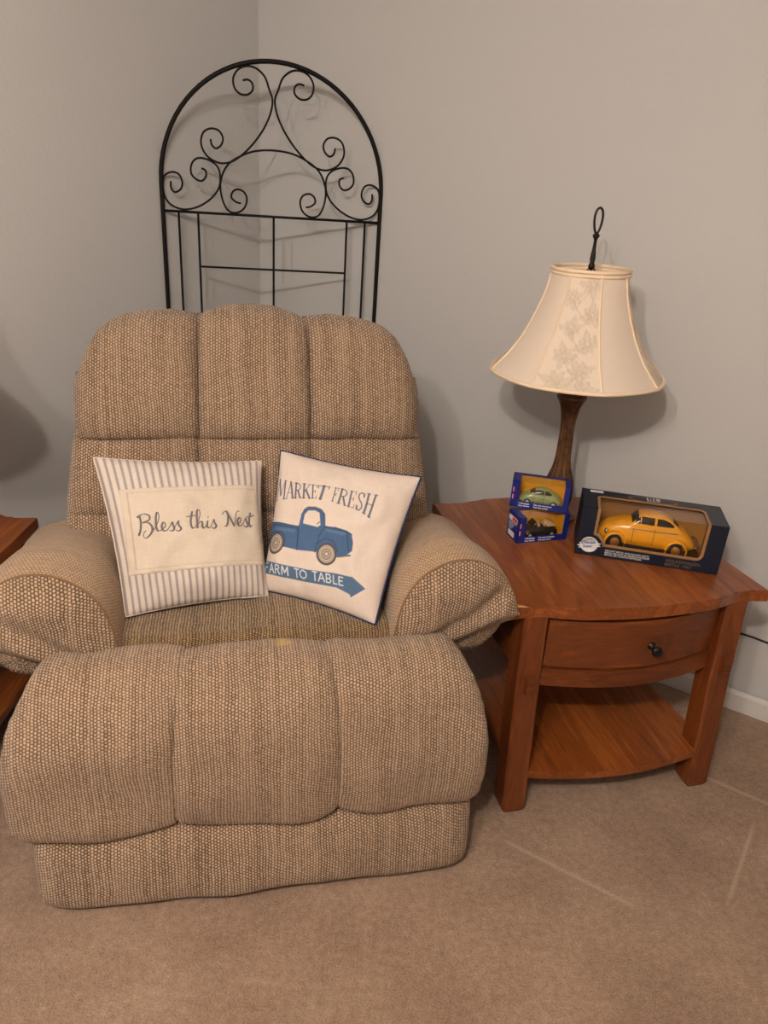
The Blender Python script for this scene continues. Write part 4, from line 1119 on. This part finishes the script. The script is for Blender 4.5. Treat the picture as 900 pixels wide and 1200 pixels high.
# printed pillow
p2 = Pillow('truck_pillow', [(.063, .236, .868), (.388, .087, .853), (.261, -.094, .560), (.007, .075, .566)], .064,
            'cream pillow printed with blue pickup truck, MARKET FRESH above and FARM TO TABLE arrow', .05, 5.0)
H2 = homog([(0, 0), (1, 0), (1, 1), (0, 1)], [(132, 42), (870, 193), (621, 962), (46, 780)])
INK = srgb(74, 86, 104); TB = srgb(74, 100, 134); TD = srgb(50, 66, 92)
CR2 = srgb(216, 201, 189)
LET = {  # strokes in a unit box, y down: (points, width in x)
 'M': [([(.14,0),(.14,1)],.07), ([(.14,0),(.5,.8)],.16), ([(.5,.8),(.84,0)],.07), ([(.86,0),(.86,1)],.17), ([(0,0),(.25,0)],.05), ([(0,1),(.28,1)],.05), ([(.75,0),(1,0)],.05), ([(.72,1),(1,1)],.05)],
 'A': [([(.5,0),(.14,1)],.08), ([(.5,0),(.84,1)],.20), ([(.25,.66),(.72,.66)],.06), ([(0,1),(.3,1)],.05), ([(.66,1),(1,1)],.05)],
 'R': [([(.22,0),(.22,1)],.20), ([(.22,.02),(.6,.04),(.78,.16),(.78,.34),(.6,.47),(.25,.5)],.11), ([(.5,.5),(.82,1)],.19), ([(0,0),(.4,0)],.05), ([(0,1),(.42,1)],.05), ([(.75,1),(1,1)],.05)],
 'K': [([(.22,0),(.22,1)],.20), ([(.82,.02),(.3,.56)],.08), ([(.45,.42),(.84,1)],.19), ([(0,0),(.42,0)],.05), ([(0,1),(.42,1)],.05), ([(.66,0),(1,0)],.05), ([(.68,1),(1,1)],.05)],
 'E': [([(.24,0),(.24,1)],.22), ([(.05,.02),(.9,.02)],.07), ([(.24,.48),(.68,.48)],.07), ([(.05,.98),(.92,.98)],.07), ([(.9,.0),(.9,.2)],.08), ([(.68,.38),(.68,.58)],.07), ([(.92,.78),(.92,1)],.08)],
 'T': [([(.5,0),(.5,1)],.22), ([(.02,.03),(.98,.03)],.08), ([(.04,.0),(.04,.22)],.07), ([(.96,0),(.96,.22)],.07), ([(.28,1),(.72,1)],.05)],
 'F': [([(.24,0),(.24,1)],.22), ([(.05,.02),(.9,.02)],.07), ([(.24,.48),(.68,.48)],.07), ([(.9,.0),(.9,.2)],.08), ([(.68,.38),(.68,.58)],.07), ([(0,1),(.5,1)],.05)],
 'S': [([(.84,.24),(.76,.06),(.5,.0),(.22,.08),(.16,.28),(.4,.46),(.7,.6),(.82,.8),(.6,.98),(.3,.98),(.14,.76)],.15), ([(.86,.02),(.86,.26)],.06), ([(.12,.72),(.12,1)],.06)],
 'H': [([(.2,0),(.2,1)],.18), ([(.8,0),(.8,1)],.18), ([(.2,.49),(.8,.49)],.07), ([(0,0),(.38,0)],.05), ([(0,1),(.38,1)],.05), ([(.62,0),(1,0)],.05), ([(.62,1),(1,1)],.05)],
 'f': [([(.1,0),(.1,1)],.16), ([(.1,.03),(.9,.03)],.16), ([(.1,.5),(.75,.5)],.16)]}
SANS = {'F': [[(0,1),(0,0),(.8,0)],[(0,.48),(.65,.48)]], 'A': [[(0,1),(.45,0),(.9,1)],[(.18,.66),(.72,.66)]], 'R': [[(0,1),(0,0),(.55,.02),(.72,.25),(.55,.48),(0,.5)],[(.4,.5),(.78,1)]],
 'M': [[(0,1),(.05,0),(.45,.7),(.85,0),(.9,1)]], 'T': [[(0,0),(.9,0)],[(.45,0),(.45,1)]], 'O': [[(.45,0),(.1,.2),(0,.5),(.1,.8),(.45,1),(.8,.8),(.9,.5),(.8,.2),(.45,0)]],
 'B': [[(0,0),(0,1),(.5,1),(.75,.76),(.5,.5),(0,.5)],[(0,0),(.5,0),(.68,.25),(.5,.5)]], 'L': [[(0,0),(0,1),(.75,1)]], 'E': [[(.75,0),(0,0),(0,1),(.75,1)],[(0,.48),(.6,.48)]]}
def truck_print(ST):
    P = happly(H2, ST); C_ = np.tile(np.array(CR2), (len(P), 1)); s_ = 3.0
    # MARKET FRESH on an arch
    top = [(128,232),(170,246),(215,258),(262,268),(310,275),(352,280),(410,284),(432,287),(455,292),(500,301),(548,312),(595,322),(658,336)]
    bot = [(104,356),(165,352),(212,350),(258,352),(308,358),(348,362),(382,366),(420,374),(436,380),(486,398),(530,416),(575,438),(618,472)]
    def P_at(tab, x): return np.array((np.interp(x, range(len(tab)), [p[0] for p in tab]), np.interp(x, range(len(tab)), [p[1] for p in tab])))
    spans = [('M',0.0,1.1),('A',1.1,2.15),('R',2.1,3.1),('K',3.1,4.15),('E',4.2,4.95),('T',5.0,6.0),('F',7.0,7.95),('R',8.1,9.1),('E',9.15,9.95),('S',10.05,10.95),('H',11.0,12.0)]
    for ch, a, b in spans:
        wpx = np.linalg.norm(P_at(top, b)-P_at(top, a))
        for pts, wd in LET[ch]:
            Q = []
            for x, y in pts:
                k = a+(b-a)*x; Q.append(tuple(P_at(top, k)*(1-y)+P_at(bot, k)*y))
            w_ = max(3.2, wd*wpx)
            d = d_seg(P, Q); paint(C_, aa(d, w_*.5, s_), INK)
            if w_ > 7: paint(C_, aa(d, w_*.5-3.2, s_)*.35, srgb(150, 158, 170))
    # truck
    body = [(62,462),(150,478),(252,508),(258,500),(268,450),(282,418),(300,406),(340,410),(372,424),(388,448),(388,510),(440,520),(498,538),(522,556),(530,600),(526,640),(505,655),(470,668),(448,660),(350,640),(250,625),(180,605),(92,585),(56,560),(52,530),(60,500)]
    paint(C_, polymask(P, body, s_), TB)
    tx = 0
    paint(C_, polymask(P, [(278,494),(286,446),(302,426),(338,428),(362,442),(366,506),(352,516)], s_), CR2)
    paint(C_, aa(d_seg(P, [(322,430),(326,500)]), .1, s_)*0, TD)
    for ln in ([(62,462),(252,508)], [(60,474),(250,518)], [(252,508),(250,625)], [(258,520),(252,600)], [(388,510),(360,560),(352,600)], [(268,450),(282,418),(300,406),(340,410),(372,424),(388,448),(388,510)], [(388,516),(500,545),(524,560)], [(440,520),(520,556)], [(80,560),(88,532),(120,520),(165,528),(184,560),(180,605)], [(340,640),(350,596),(392,574),(436,590),(452,640)], [(500,545),(508,640)], [(56,560),(180,590)]):
        paint(C_, aa(d_seg(P, ln), 2.4, s_)*.75, TD)
    paint(C_, aa(d_seg(P, [(120,506),(230,530)]), 9, 8)*.25, srgb(120, 146, 176)); paint(C_, aa(d_seg(P, [(400,534),(490,556)]), 7, 8)*.3, srgb(120, 146, 176))
    paint(C_, aa(d_seg(P, [(350,500),(362,490)]), 3, s_)*.7, TD)
    for cx, cy in ((131, 580), (397, 650)):
        e = np.hypot((P[:, 0]-cx)/.92, P[:, 1]-cy)
        paint(C_, aa(e, 54, s_), srgb(84, 82, 86)); paint(C_, aa(e, 42, s_), srgb(196, 178, 160)); paint(C_, aa(abs(e-36), 2, s_)*.7, srgb(90, 86, 88))
        paint(C_, aa(abs(e-25), 3, s_)*.8, srgb(84, 82, 86)); paint(C_, aa(e, 17, s_)*.8, srgb(120, 112, 108)); paint(C_, aa(e, 7, s_), srgb(210, 196, 180))
        for q in range(8):
            a_ = q*math.pi/4; paint(C_, aa(np.hypot(P[:, 0]-cx-21*math.cos(a_)*.92, P[:, 1]-cy-21*math.sin(a_)), 2.5, s_)*.7, srgb(84, 82, 86))
    paint(C_, aa(d_seg(P, [(448,664),(515,662)]), 4.5, s_), srgb(96, 100, 108)); paint(C_, aa(d_seg(P, [(52,545),(72,570)]), 4.5, s_), srgb(96, 100, 108))
    # arrow banner
    arrow = [(20,644),(60,652),(160,684),(300,720),(440,742),(522,762),(518,756),(588,816),(512,852),(506,838),(440,806),(300,778),(160,742),(52,708),(30,700)]
    paint(C_, polymask(P, arrow, s_), srgb(84, 108, 136))
    up = [(68,664),(110,676),(160,692),(210,704),(262,718),(330,730),(380,740),(430,752),(480,764)]
    dn = [(70,706),(110,716),(160,730),(210,742),(262,756),(330,770),(380,778),(430,788),(480,800)]
    word = 'FARM TO TABLE'; pos = [0,.72,1.48,2.2,0,3.45,4.0,0,4.95,5.5,6.25,6.95,7.5]; wds = [.55,.62,.6,.65,0,.5,.55,0,.5,.62,.6,.45,.5]
    for ch, a, wd in zip(word, pos, wds):
        if ch == ' ': continue
        for ln in SANS[ch]:
            Q = []
            for x, y in ln: k = a+wd*x; Q.append(tuple(P_at(up, k)*(1-y)+P_at(dn, k)*y))
            paint(C_, aa(d_seg(P, Q), 2.5, s_), srgb(214, 216, 216))
    return C_
p2.shell('cover_front', 1, 380, M_cloth, truck_print)
M_navyc = plain('navy_cotton', srgb(46, 60, 92), .9, .1)
p2.shell('cover_back', -1, 70, M_navyc)
p2.seam('piping', .0032, M_navyc)
